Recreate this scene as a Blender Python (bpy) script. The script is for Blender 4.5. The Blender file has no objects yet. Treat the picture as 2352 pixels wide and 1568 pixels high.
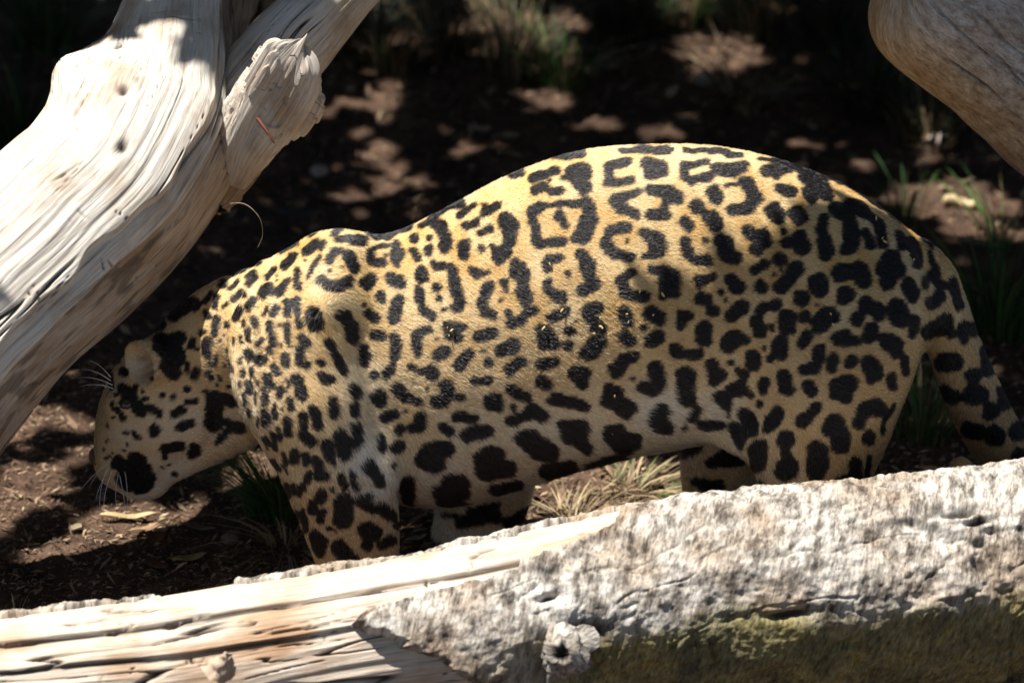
import bpy, bmesh, math
import numpy as np
from mathutils import Vector, Matrix
from mathutils.bvhtree import BVHTree

SC = bpy.context.scene
COL = SC.collection
rng = np.random.default_rng(11)

# ------------------------------------------------------------------ camera
PITCH = math.radians(25.0)
DIST = 8.0
TGT = np.array([0.0, 0.0, 0.438])
FWD = np.array([0.0, math.cos(PITCH), -math.sin(PITCH)])
UPV = np.array([0.0, math.sin(PITCH), math.cos(PITCH)])
RGT = np.array([1.0, 0.0, 0.0])
CAM = TGT - FWD * DIST
WID = 1.792                      # metres across the picture at the animal
MPP = WID / 2352.0               # metres per plan unit (2352 units across)
cam = bpy.data.cameras.new('camera')
cam.sensor_width = 36.0
cam.lens = 36.0 * DIST / WID
cam.clip_start = 0.1
cam.clip_end = 500.0
cam.dof.use_dof = True
cam.dof.focus_distance = DIST - 0.14
cam.dof.aperture_fstop = 2.8
co = bpy.data.objects.new('camera', cam)
COL.objects.link(co)
co.location = CAM
co.rotation_euler = (math.pi / 2 - PITCH, 0, 0)
SC.camera = co

# ------------------------------------------------------------------ light
SUN = np.array([-0.36, 0.06, 1.0]); SUN = SUN / np.linalg.norm(SUN)
w = bpy.data.worlds.new('World'); SC.world = w; w.use_nodes = True
nt = w.node_tree
sky = nt.nodes.new('ShaderNodeTexSky'); sky.sky_type = 'NISHITA'; sky.sun_disc = False
sky.sun_elevation = math.asin(SUN[2])
sky.sun_rotation = math.atan2(SUN[0], SUN[1])
bg = nt.nodes['Background']; bg.inputs[1].default_value = 0.05
nt.links.new(sky.outputs[0], bg.inputs[0])
sl = bpy.data.lights.new('sun', 'SUN'); sl.energy = 5.0; sl.angle = math.radians(0.53)
sl.color = (1.0, 0.95, 0.86)
so = bpy.data.objects.new('sun', sl); COL.objects.link(so)
so.rotation_euler = Vector(SUN).to_track_quat('Z', 'Y').to_euler()
so.location = (-3, 0, 8)
SC.view_settings.view_transform = 'Standard'
SC.view_settings.look = 'None'
SC.view_settings.gamma = 1.0
SC.view_settings.exposure = 1.05
SC.view_settings.use_curve_mapping = False
SC.cycles.max_bounces = 6
try:
    SC.cycles_curves.shape = 'RIBBONS'
except Exception:
    pass

# ------------------------------------------------------------------ helpers
def P(u, v, Y):
    """plan point (2352 x 1568 sheet) -> place in the scene at depth Y"""
    k = MPP / DIST
    d = FWD + RGT * (u - 1176) * k + UPV * (784 - v) * k
    return CAM + d * ((Y - CAM[1]) / d[1])

def PG(u, v, z=0.0):
    k = MPP / DIST
    d = FWD + RGT * (u - 1176) * k + UPV * (784 - v) * k
    return CAM + d * ((z - CAM[2]) / d[2])

def unP(p):
    q = p - CAM
    t = q @ FWD
    return 1176 + (q @ RGT) / t * DIST / MPP, 784 - (q @ UPV) / t * DIST / MPP, t

def hsh(ix, iy, iz, seed):
    h = (ix.astype(np.int64) * 374761393 + iy.astype(np.int64) * 668265263 + iz.astype(np.int64) * 2147483647 + seed * 974711) & 0xFFFFFFFF
    h = ((h ^ (h >> 13)) * 1274126177) & 0xFFFFFFFF
    h = h ^ (h >> 16)
    return (h & 0xFFFFFF).astype(np.float64) / 0xFFFFFF

def vn(x, y, z=0.0, seed=0):
    x, y, z = np.broadcast_arrays(np.asarray(x, float), np.asarray(y, float), np.asarray(z, float))
    x0 = np.floor(x); y0 = np.floor(y); z0 = np.floor(z)
    fx = x - x0; fy = y - y0; fz = z - z0
    fx = fx * fx * (3 - 2 * fx); fy = fy * fy * (3 - 2 * fy); fz = fz * fz * (3 - 2 * fz)
    r = 0
    for i in (0, 1):
        for j in (0, 1):
            for k in (0, 1):
                wgt = (fx if i else 1 - fx) * (fy if j else 1 - fy) * (fz if k else 1 - fz)
                r = r + wgt * hsh(x0 + i, y0 + j, z0 + k, seed)
    return r * 2 - 1

def fbm(x, y, z=0.0, oct=4, seed=0, gain=0.5):
    a = 1.0; f = 1.0; r = 0; t = 0
    for o in range(oct):
        r = r + a * vn(np.asarray(x) * f, np.asarray(y) * f, np.asarray(z) * f, seed + o * 17)
        t += a; a *= gain; f *= 2.03
    return r / t

def sstep(a, b, x):
    t = np.clip((x - a) / (b - a), 0, 1)
    return t * t * (3 - 2 * t)

def mesh_obj(name, V, F, mat=None, parent=None, smooth=True, uv=None, attrs=None):
    me = bpy.data.meshes.new(name)
    V = np.asarray(V, float)
    if isinstance(F, np.ndarray):
        n, k = F.shape
        me.vertices.add(len(V)); me.vertices.foreach_set('co', V.ravel())
        me.loops.add(n * k); me.loops.foreach_set('vertex_index', F.ravel().astype(np.int32))
        me.polygons.add(n); me.polygons.foreach_set('loop_start', np.arange(0, n * k, k, dtype=np.int32))
        me.update(calc_edges=True)
    else:
        me.from_pydata(V.tolist(), [], F)
    if smooth:
        me.polygons.foreach_set('use_smooth', np.ones(len(me.polygons), bool))
    if uv is not None:
        li = np.zeros(len(me.loops), np.int32); me.loops.foreach_get('vertex_index', li)
        ul = me.uv_layers.new(name='UVMap'); ul.data.foreach_set('uv', np.asarray(uv)[li].ravel())
    for k, a in (attrs or {}).items():
        a = np.asarray(a, float)
        if a.ndim == 1:
            at = me.attributes.new(k, 'FLOAT', 'POINT'); at.data.foreach_set('value', a)
        elif a.shape[1] == 3:
            at = me.attributes.new(k, 'FLOAT_COLOR', 'POINT')
            at.data.foreach_set('color', np.hstack([a, np.ones((len(a), 1))]).ravel())
    me.update()
    if mat: me.materials.append(mat)
    o = bpy.data.objects.new(name, me); COL.objects.link(o)
    if parent: o.parent = parent
    return o

def tag(o, label=None, cat=None, group=None, kind=None):
    for k, v in (('label', label), ('category', cat), ('group', group), ('kind', kind)):
        if v: o[k] = v
    return o

def empty(name, loc=(0, 0, 0)):
    o = bpy.data.objects.new(name, None); COL.objects.link(o); o.location = loc
    o.empty_display_size = 0.1
    return o

def put(o, root):
    """make o (modelled in scene coordinates) a part of an Empty that stands at its base"""
    o.parent = root
    o.matrix_parent_inverse = Matrix.Translation(-Vector(root.location))
    return o

def crom(pts, n):
    pts = np.asarray(pts, float)
    q = np.vstack([2 * pts[0] - pts[1], pts, 2 * pts[-1] - pts[-2]])
    t = np.linspace(0, len(pts) - 1 - 1e-9, n)
    i = t.astype(int); f = (t - i)[:, None]
    p0, p1, p2, p3 = q[i], q[i + 1], q[i + 2], q[i + 3]
    return 0.5 * ((2 * p1) + (-p0 + p2) * f + (2 * p0 - 5 * p1 + 4 * p2 - p3) * f ** 2 + (-p0 + 3 * p1 - 3 * p2 + p3) * f ** 3)

def grid_faces(n, m, wrap=True):
    i = np.arange(n - 1)[:, None]; j = np.arange(m if wrap else m - 1)[None, :]
    j2 = (j + 1) % m
    return np.stack([i * m + j, i * m + j2, (i + 1) * m + j2, (i + 1) * m + j], -1).reshape(-1, 4)

# ------------------------------------------------------------------ materials
class NT:
    def __init__(s, name):
        s.m = bpy.data.materials.new(name); s.m.use_nodes = True
        s.t = s.m.node_tree; s.b = s.t.nodes['Principled BSDF']
        s.b.inputs['Roughness'].default_value = 0.8
        s.b.inputs['Specular IOR Level'].default_value = 0.25
    def n(s, typ, **kw):
        o = s.t.nodes.new(typ)
        for k, v in kw.items(): setattr(o, k, v)
        return o
    def l(s, a, b): s.t.links.new(a, b)
    def noise(s, vec, scale, detail=4, rough=0.55, mapscale=None):
        if mapscale:
            mp = s.n('ShaderNodeMapping'); mp.inputs['Scale'].default_value = mapscale
            s.l(vec, mp.inputs[0]); vec = mp.outputs[0]
        o = s.n('ShaderNodeTexNoise'); o.inputs['Scale'].default_value = scale
        o.inputs['Detail'].default_value = detail; o.inputs['Roughness'].default_value = rough
        s.l(vec, o.inputs['Vector']); return o.outputs['Fac']
    def ramp(s, fac, stops):
        r = s.n('ShaderNodeValToRGB'); e = r.color_ramp.elements
        while len(e) < len(stops): e.new(0.5)
        for el, (p, c) in zip(e, stops):
            el.position = p; el.color = (*c, 1)
        s.l(fac, r.inputs[0]); return r.outputs[0]
    def mix(s, fac, a, b, mode='MIX'):
        o = s.n('ShaderNodeMix', data_type='RGBA', blend_type=mode)
        for sock, val in ((o.inputs[0], fac), (o.inputs[6], a), (o.inputs[7], b)):
            if isinstance(val, (int, float)): sock.default_value = val
            elif isinstance(val, tuple): sock.default_value = (*val, 1)
            else: s.l(val, sock)
        return o.outputs[2]
    def math(s, op, a, b=0.5, clamp=False):
        o = s.n('ShaderNodeMath', operation=op, use_clamp=clamp)
        for sock, val in ((o.inputs[0], a), (o.inputs[1], b)):
            if isinstance(val, (int, float)): sock.default_value = val
            else: s.l(val, sock)
        return o.outputs[0]
    def attr(s, name, out='Fac'):
        o = s.n('ShaderNodeAttribute'); o.attribute_name = name; return o.outputs[out]
    def uv(s): return s.n('ShaderNodeTexCoord').outputs['UV']
    def obj(s): return s.n('ShaderNodeTexCoord').outputs['Object']
    def bump(s, h, strength=0.5, dist=0.003):
        o = s.n('ShaderNodeBump'); o.inputs['Strength'].default_value = strength
        o.inputs['Distance'].default_value = dist
        s.l(h, o.inputs['Height']); s.l(o.outputs[0], s.b.inputs['Normal'])
    def base(s, c):
        if isinstance(c, tuple): s.b.inputs['Base Color'].default_value = (*c, 1)
        else: s.l(c, s.b.inputs['Base Color'])

def wood_mat(name, pale, mid, dark, stain_bounce):
    s = NT(name); uv = s.uv()
    grain = s.noise(uv, 1.0, 5, 0.6, (7, 190, 1))
    fine = s.noise(uv, 1.0, 4, 0.6, (22, 620, 1))
    blot = s.noise(uv, 1.0, 4, 0.6, (7, 11, 1))
    c = s.ramp(grain, [(0.26, dark), (0.38, mid), (0.54, pale), (0.8, pale)])
    c = s.mix(s.math('MULTIPLY', s.ramp(blot, [(0.48, (0, 0, 0)), (0.68, (1, 1, 1))]), 0.75), c, stain_bounce, 'MULTIPLY')
    fc = s.ramp(fine, [(0.3, (0.55, 0.55, 0.55)), (0.55, (1, 1, 1))])
    c = s.mix(0.7, c, fc, 'MULTIPLY')
    cr = s.attr('crack')
    c = s.mix(cr, c, (0.035, 0.027, 0.022))
    st = s.attr('stain_bounce')
    c = s.mix(st, c, stain_bounce, 'MULTIPLY')
    s.base(c); s.bump(s.math('ADD', grain, s.math('MULTIPLY', fine, 0.6)), 0.55, 0.003)
    s.b.inputs['Roughness'].default_value = 0.72
    return s.m

M_DRIFT = wood_mat('weathered_driftwood', (0.64, 0.605, 0.56), (0.50, 0.455, 0.40), (0.17, 0.14, 0.115), (0.58, 0.44, 0.32))
M_SMOOTH = wood_mat('smooth_driftwood', (0.47, 0.455, 0.45), (0.37, 0.35, 0.34), (0.25, 0.225, 0.205), (0.88, 0.70, 0.48))
M_BARE = wood_mat('bare_log_wood', (0.64, 0.55, 0.46), (0.47, 0.38, 0.30), (0.20, 0.15, 0.11), (0.72, 0.56, 0.42))

def mottled_mat():
    s = NT('mottled_driftwood'); uv = s.uv()
    a = s.noise(uv, 1.0, 6, 0.68, (38, 70, 1)); b = s.noise(uv, 1.0, 5, 0.65, (120, 330, 1)); g = s.noise(uv, 1.0, 4, 0.6, (9, 13, 1))
    c = s.ramp(a, [(0.30, (0.22, 0.185, 0.16)), (0.46, (0.46, 0.42, 0.385)), (0.58, (0.60, 0.58, 0.565)), (0.72, (0.68, 0.665, 0.66))])
    c = s.mix(s.math('MULTIPLY', s.ramp(g, [(0.46, (0, 0, 0)), (0.62, (1, 1, 1))]), 0.6), c, (0.72, 0.56, 0.42), 'MULTIPLY')
    c = s.mix(0.75, c, s.ramp(b, [(0.32, (0.45, 0.42, 0.40)), (0.54, (1, 1, 1))]), 'MULTIPLY')
    c = s.mix(s.attr('stain_bounce'), c, (0.92, 0.72, 0.47), 'MULTIPLY')  # warm bounced light put into the colour of the lower edge
    c = s.mix(s.attr('crack'), c, (0.03, 0.024, 0.02))
    s.base(c); s.bump(s.math('ADD', a, b), 0.6, 0.003); s.b.inputs['Roughness'].default_value = 0.75
    return s.m
M_MOTTLED = mottled_mat()

def bark_mat():
    s = NT('rough_bark'); uv = s.uv()
    mpr = s.n('ShaderNodeMapping'); mpr.inputs['Rotation'].default_value = (0, 0, math.radians(24)); s.l(uv, mpr.inputs[0]); uv = mpr.outputs[0]
    a = s.noise(uv, 1.0, 6, 0.72, (46, 18, 1))
    b = s.noise(uv, 1.0, 5, 0.7, (170, 60, 1))
    g = s.noise(uv, 1.0, 4, 0.6, (5, 7, 1))
    c = s.ramp(a, [(0.32, (0.035, 0.03, 0.027)), (0.43, (0.22, 0.195, 0.17)), (0.53, (0.52, 0.485, 0.44)), (0.68, (0.74, 0.71, 0.66))])
    c = s.mix(0.85, c, s.ramp(b, [(0.28, (0.22, 0.2, 0.2)), (0.52, (1, 1, 1))]), 'MULTIPLY')
    c = s.mix(s.math('MULTIPLY', s.ramp(g, [(0.44, (0, 0, 0)), (0.62, (1, 1, 1))]), 0.75), c, (0.62, 0.47, 0.34), 'MULTIPLY')
    mossc = s.ramp(b, [(0.3, (0.03, 0.03, 0.012)), (0.5, (0.22, 0.19, 0.07)), (0.7, (0.42, 0.37, 0.19))])
    mossc = s.mix(0.8, mossc, s.ramp(s.noise(uv, 1.0, 5, 0.65, (16, 9, 1)), [(0.36, (0.18, 0.18, 0.2)), (0.5, (0.8, 0.8, 0.75)), (0.64, (1.3, 1.2, 1.0))]), 'MULTIPLY')
    mm = s.math('MULTIPLY', s.attr('moss'), s.ramp(a, [(0.25, (0.6, 0.6, 0.6)), (0.6, (1, 1, 1))]), True)
    c = s.mix(mm, c, mossc)
    c = s.mix(s.attr('crack'), c, (0.03, 0.025, 0.022))
    s.base(c); s.bump(s.math('ADD', a, b), 0.9, 0.006)
    s.b.inputs['Roughness'].default_value = 0.9
    return s.m
M_BARK = bark_mat()

def ground_mat():
    s = NT('dry_brown_soil'); ob = s.obj()
    a = s.noise(ob, 9, 6, 0.65); b = s.noise(ob, 70, 5, 0.7); d = s.noise(ob, 260, 3, 0.6)
    c = s.ramp(a, [(0.3, (0.05, 0.030, 0.021)), (0.5, (0.115, 0.070, 0.048)), (0.7, (0.20, 0.128, 0.088))])
    c = s.mix(0.8, c, s.ramp(b, [(0.3, (0.35, 0.33, 0.32)), (0.6, (1, 1, 1))]), 'MULTIPLY')
    c = s.mix(0.35, c, s.ramp(d, [(0.35, (0.3, 0.3, 0.3)), (0.6, (1.2, 1.1, 1.0))]), 'MULTIPLY')
    s.base(c); s.bump(s.math('ADD', b, s.math('MULTIPLY', d, 0.5)), 0.9, 0.012)
    s.b.inputs['Roughness'].default_value = 0.95
    return s.m
M_GROUND = ground_mat()

def attr_mat(name, attr, rough=0.6, trans=0.0, noise=0.0):
    s = NT(name); c = s.attr(attr, 'Color')
    if noise:
        n = s.noise(s.obj(), noise, 4, 0.6)
        c = s.mix(0.7, c, s.ramp(n, [(0.3, (0.45, 0.45, 0.45)), (0.6, (1.1, 1.1, 1.1))]), 'MULTIPLY')
    s.base(c); s.b.inputs['Roughness'].default_value = rough
    if trans:
        t = s.n('ShaderNodeBsdfTranslucent'); s.l(c, t.inputs[0])
        mx = s.n('ShaderNodeMixShader'); mx.inputs[0].default_value = trans
        s.l(s.b.outputs[0], mx.inputs[1]); s.l(t.outputs[0], mx.inputs[2])
        s.l(mx.outputs[0], s.t.nodes['Material Output'].inputs[0])
    return s.m
M_GRASS = attr_mat('grass_blade', 'tint', 0.5, 0.25)
M_LITTER = attr_mat('leaf_litter', 'tint', 0.85, 0.0, 120)
M_LEAF = attr_mat('dry_leaf', 'tint', 0.6, 0.15, 60)

def plain(name, col, rough=0.6, scale=80, spec=0.3):
    s = NT(name); n = s.noise(s.obj(), scale, 4, 0.6)
    s.base(s.mix(0.6, col, s.ramp(n, [(0.3, (0.5, 0.5, 0.5)), (0.65, (1.1, 1.1, 1.1))]), 'MULTIPLY'))
    s.b.inputs['Roughness'].default_value = rough; s.b.inputs['Specular IOR Level'].default_value = spec
    s.bump(n, 0.3, 0.002)
    return s.m

# ------------------------------------------------------------------ ground
def ground_z(x, y):
    z = 0.022 * fbm(x * 2.3, y * 2.3, 0, 4, 3) + 0.010 * fbm(x * 9, y * 9, 0, 4, 8)
    z = z + 0.10 * sstep(1.0, 3.2, y) + 0.05 * sstep(0.9, 2.2, np.abs(x)) * sstep(0.2, 1.5, y)
    return z
def axis(a, b, step, far):
    f = np.arange(a, b, step)
    g = np.cumsum(step * 1.35 ** np.arange(1, 25)); g = g[g < far]
    return np.concatenate([a - g[::-1], f, b + g])
gx = axis(-1.7, 1.7, 0.0095, 60); gy = axis(-1.1, 3.0, 0.0105, 60)
GX, GY = np.meshgrid(gx, gy)
gz = ground_z(GX, GY)
r2 = fbm(GX * 40, GY * 40, 0, 3, 5) * 0.0065
near = (np.abs(GX) < 2) & (GY > -1.5) & (GY < 3.4)
gz = gz + np.where(near, r2, 0)
V = np.stack([GX, GY, gz], -1).reshape(-1, 3)
g_o = mesh_obj('ground', V, grid_faces(len(gy), len(gx), False), M_GROUND)
tag(g_o, kind='structure', label='bare brown soil strewn with litter under the big cat')
def gpoint(u, v):
    p = PG(u, v, 0.0)
    for _ in range(4):
        p = PG(u, v, float(ground_z(p[0], p[1])))
    return p

# ------------------------------------------------------------------ driftwood and logs
TOCAM = -FWD
def tube(stations, n, m, depth=1.0, disp=None, ends=(0.0, 0.0)):
    """stations: (u, v, Y, half width in plan units).  returns V, F, S(along, m), TH(angle), U(plan u)"""
    c = np.array([P(a, b, y) for a, b, y, h in stations])
    h = np.array([[s[3] * MPP, s[0]] for s in stations])
    C = crom(c, n); H = crom(h, n)
    R = H[:, 0]; U = H[:, 1]
    T = np.gradient(C, axis=0); T /= np.linalg.norm(T, axis=1)[:, None]
    side = np.cross(np.broadcast_to(TOCAM, T.shape), T); side /= np.linalg.norm(side, axis=1)[:, None]
    # side points to the upper edge (left/up) of the member
    flip = np.where((side @ UPV) < 0, -1.0, 1.0); side = side * flip[:, None]
    front = np.cross(side, T); front *= np.where((front @ TOCAM) < 0, -1.0, 1.0)[:, None]
    s = np.concatenate([[0], np.cumsum(np.linalg.norm(np.diff(C, axis=0), axis=1))])
    # denser angular steps on the side that is seen
    th = np.linspace(-math.pi, math.pi, m, endpoint=False)
    th = th - 0.35 * np.sin(th)
    S, TH = np.meshgrid(s, th, indexing='ij')
    RR = np.broadcast_to(R[:, None], S.shape).copy()
    UU = np.broadcast_to(U[:, None], S.shape)
    extra = {}
    if disp is not None:
        d, extra = disp(S, TH, RR, UU)
        RR = RR + d
    e0, e1 = ends
    L = s[-1]
    if e0: RR *= np.sqrt(np.clip(1 - ((e0 - S) / e0).clip(0, 1) ** 2.4, 0.0004, 1))
    if e1: RR *= np.sqrt(np.clip(1 - ((S - (L - e1)) / e1).clip(0, 1) ** 2.4, 0.0004, 1))
    Vv = C[:, None, :] + RR[..., None] * (np.cos(TH)[..., None] * front[:, None, :] * depth + np.sin(TH)[..., None] * side[:, None, :])
    F = grid_faces(n, m, True)
    uv = np.stack([S, TH * np.mean(R)], -1).reshape(-1, 2)
    return Vv.reshape(-1, 3), F, uv, {k: x.reshape(-1) for k, x in extra.items()}, (C, R, T, side, front, s)

def grooves(S, X, seed, warp=0.02):
    """grain relief: S along, X around (m)"""
    Xw = X + warp * fbm(S * 2.2, X * 3, 0, 3, seed) + 0.006 * fbm(S * 9, X * 14, 0, 2, seed + 3)
    a = fbm(S * 2.4, Xw * 55, 0, 3, seed + 5)
    b = fbm(S * 5.5, Xw * 150, 0, 2, seed + 6)
    c1 = np.abs(fbm(S * 1.5, Xw * 26, 0, 3, seed + 9))
    crack = (1 - sstep(0.0, 0.040, c1)) * sstep(-0.15, 0.25, fbm(S * 4, X * 9, 0, 2, seed + 12))
    c2 = np.abs(fbm(S * 3.2, Xw * 60, 4, 2, seed + 15))
    crack = np.maximum(crack, 0.8 * (1 - sstep(0.0, 0.05, c2)) * sstep(0.1, 0.4, fbm(S * 8, X * 16, 2, 2, seed + 18)))
    c3 = np.abs(fbm(S * 60, X * 10, 6, 2, seed + 21))              # short checks across the grain
    crack = np.maximum(crack, 0.7 * (1 - sstep(0.0, 0.03, c3)) * sstep(0.35, 0.55, fbm(S * 14, X * 22, 3, 2, seed + 24)))
    return a, b, crack

# --- leaning grey trunk over the head
def disp_left(S, TH, R, U):
    X = TH * R
    a, b, crack = grooves(S, X, 21)
    # an outer layer that has split off along a ragged line; the wood below it is darker
    edge = -0.34 + 0.14 * fbm(S * 3.0, 0 * S, 0, 3, 31) + 0.05 * fbm(S * 17, 0 * S, 1, 2, 33) - 0.35 * sstep(1.05, 1.5, S)
    lay = sstep(edge - 0.035, edge + 0.03, TH) * (1 - sstep(1.9, 2.3, TH))
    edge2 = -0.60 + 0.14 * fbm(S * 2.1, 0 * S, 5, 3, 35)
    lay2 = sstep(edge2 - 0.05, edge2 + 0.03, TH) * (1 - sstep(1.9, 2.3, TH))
    d = 0.016 * lay + 0.018 * lay2 - 0.018
    d = d + 0.0030 * a + 0.0013 * b - 0.010 * crack
    d = d + 0.020 * fbm(S * 3.2, X * 3.5, 0, 3, 41)
    d = d + 0.030 * np.exp(-(((S - 1.08) / 0.10) ** 2 + ((TH - 1.25) / 0.30) ** 2)) - 0.018 * np.exp(-(((S - 0.90) / 0.09) ** 2 + ((TH - 1.2) / 0.4) ** 2))
    band = np.exp(-((TH + 0.05) / 0.35) ** 2)          # deep furrows along the front
    d = d + 0.0045 * band * fbm(S * 1.6, X * 60, 0, 2, 44)
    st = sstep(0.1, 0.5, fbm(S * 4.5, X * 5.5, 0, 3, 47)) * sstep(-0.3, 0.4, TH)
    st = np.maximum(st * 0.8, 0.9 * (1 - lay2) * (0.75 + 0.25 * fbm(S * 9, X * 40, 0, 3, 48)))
    hole = np.zeros_like(S)
    for hs, ht in ((0.95, 0.42), (0.86, 0.18), (1.12, 0.75)):
        hole = np.maximum(hole, np.exp(-(((S - hs) / 0.012) ** 2 + ((TH - ht) * R / 0.008) ** 2)))
    d = d - 0.012 * hole
    crack = np.maximum(np.maximum(crack * 0.9, hole), 0.55 * (1 - lay2) * sstep(0.05, 0.4, fbm(S * 22, X * 70, 2, 3, 49)))
    crack = np.maximum(crack, 0.75 * np.exp(-((TH - edge + 0.03) / 0.02) ** 2) * sstep(-0.2, 0.3, fbm(S * 6, 0 * S, 9, 2, 50)))
    return d, {'crack': np.clip(crack, 0, 1), 'stain_bounce': np.clip(st, 0, 1)}

drift = empty('dead_tree', P(-470, 1290, -0.22) * np.array([1, 1, 0]))
tag(drift, 'leaning grey split trunk hanging over the cat\'s head, forked at its top', 'dead tree')
st_main = [(-470, 1290, -0.22, 236), (-290, 1060, -0.17, 236), (-90, 795, -0.11, 236), (20, 682, -0.06, 234), (148, 566, 0.02, 238),
           (282, 440, 0.12, 240), (372, 305, 0.24, 230), (416, 185, 0.33, 182), (432, 70, 0.41, 146), (436, -60, 0.49, 130), (440, -260, 0.60, 116), (400, -600, 0.75, 100)]
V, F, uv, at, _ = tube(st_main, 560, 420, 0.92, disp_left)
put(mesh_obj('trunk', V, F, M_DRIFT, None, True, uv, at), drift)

def disp_limb(seed, rough=1.0):
    def f(S, TH, R, U):
        X = TH * R
        a, b, crack = grooves(S, X, seed)
        d = rough * (0.003 * a + 0.0012 * b - 0.006 * crack) + 0.008 * fbm(S * 6, X * 7, 0, 3, seed + 2)
        return d, {'crack': np.clip(crack, 0, 1), 'stain_bounce': 0.7 * sstep(0.0, 0.5, fbm(S * 5, X * 6, 0, 3, seed + 4))}
    return f
def disp_torn(S, TH, R, U):
    X = TH * R
    a, b, crack = grooves(S, X, 161)
    d = 0.006 * a + 0.003 * b - 0.012 * crack + 0.016 * fbm(S * 5, X * 12, 0, 4, 165) - 0.012 * sstep(0.1, 0.4, fbm(S * 14, X * 22, 0, 3, 167))
    return d, {'crack': np.clip(crack + 0.8 * sstep(0.2, 0.45, fbm(S * 14, X * 22, 0, 3, 167)), 0, 1), 'stain_bounce': np.ones_like(S)}
V, F, uv, at, _ = tube([(470, 470, 0.16, 60), (515, 360, 0.23, 92), (540, 240, 0.31, 96), (545, 110, 0.40, 88), (560, -30, 0.47, 84), (570, -260, 0.6, 80)], 240, 200, 0.8, disp_torn)
o = put(mesh_obj('torn_wood', V, F, M_DRIFT, None, True, uv, at), drift); o['label'] = 'rough brown torn wood between trunk and limb'
V, F, uv, at, _ = tube([(430, 420, 0.19, 60), (500, 330, 0.22, 92), (560, 235, 0.27, 104), (640, 130, 0.33, 98), (740, 25, 0.40, 88), (880, -115, 0.50, 84), (1100, -330, 0.62, 78)], 260, 240, 0.95, disp_limb(61))
put(mesh_obj('limb', V, F, M_DRIFT, None, True, uv, at), drift)
def disp_stub(S, TH, R, U):
    X = TH * R
    a, b, crack = grooves(S, X, 71)
    L = S.max()
    f = sstep(0.15, 0.6, S / L)
    poly = 1 / np.maximum(np.abs(np.cos(((TH + 0.4) % (math.pi / 2.5)) - math.pi / 5)), 0.5) - 1.12      # split facets
    d = 0.005 * a + 0.002 * b - 0.010 * crack + 0.9 * R * poly * f * 0.7
    d = d + 0.022 * (np.round(3 * fbm(S * 9, TH * 2.2, 0, 2, 74)) / 3) * f
    return d, {'crack': np.clip(crack, 0, 1), 'stain_bounce': 0.3 * np.ones_like(S)}
V, F, uv, at, _ = tube([(535, 420, 0.15, 30), (560, 350, 0.13, 62), (600, 270, 0.12, 88), (640, 205, 0.11, 92), (668, 150, 0.105, 84), (686, 112, 0.10, 70)], 200, 220, 0.42, disp_stub, (0, 0.030))
_t = np.array(P(686, 112, 0.10)) - np.array(P(600, 270, 0.12)); _t /= np.linalg.norm(_t)
_L = uv[:, 0].max()
V = V + _t[None] * (0.055 * fbm(uv[:, 1] * 26, 0 * uv[:, 1], V[:, 1] * 20, 3, 77) * sstep(0.55 * _L, _L, uv[:, 0]))[:, None]
put(mesh_obj('broken_stub', V, F, M_DRIFT, None, True, uv, at), drift)

# --- smooth shaded trunk behind the rump
def disp_right(S, TH, R, U):
    X = TH * R
    a, b, crack = grooves(S, X, 81, 0.05)
    d = 0.0014 * a + 0.0006 * b - 0.006 * crack * 0.5 + 0.016 * fbm(S * 4, X * 4, 0, 3, 83)
    # two long wandering drying cracks
    for k, (t0, s0, s1) in enumerate(((-0.10, 0.06, 0.55), (-0.42, 0.05, 0.42), (-0.30, 0.16, 0.7), (-0.75, 0.12, 0.3))):
        line = t0 + 0.22 * fbm(S * 4, 0 * S, k, 3, 90 + k) - 0.5 * (S - s0)
        cc = np.exp(-((TH - line) * R / 0.0022) ** 2) * sstep(s0, s0 + 0.03, S) * (1 - sstep(s1 - 0.1, s1, S))
        d = d - 0.008 * cc; crack = np.maximum(crack * 0.4, cc)
    st = 0.9 * (1 - sstep(-1.1, -0.35, TH)) * sstep(-0.5, 0.2, fbm(S * 5, X * 7, 0, 3, 95) + 0.3)  # mask for bounce light painted along the log's underside
    return d, {'crack': np.clip(crack, 0, 1), 'stain_bounce': np.clip(st, 0, 1)}
rt = empty('leaning_log', np.array([2.25, 0.5, 0.0]))
tag(rt, 'smooth mottled grey trunk with drying cracks, sloping down behind the rump', 'log')
end = unP(np.array([2.25, 0.5, 0.10]))
V, F, uv, at, _ = tube([(2085, -105, 0.32, 150), (2150, -45, 0.33, 205), (2240, 20, 0.34, 222), (2360, 112, 0.36, 230), (2520, 238, 0.38, 235), (2800, 440, 0.42, 240), (end[0], end[1], 0.5, 250)],
                       360, 300, 0.95, disp_right, (0.085, 0.0))
put(mesh_obj('trunk', V, F, M_MOTTLED, None, True, uv, at), rt)

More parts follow.
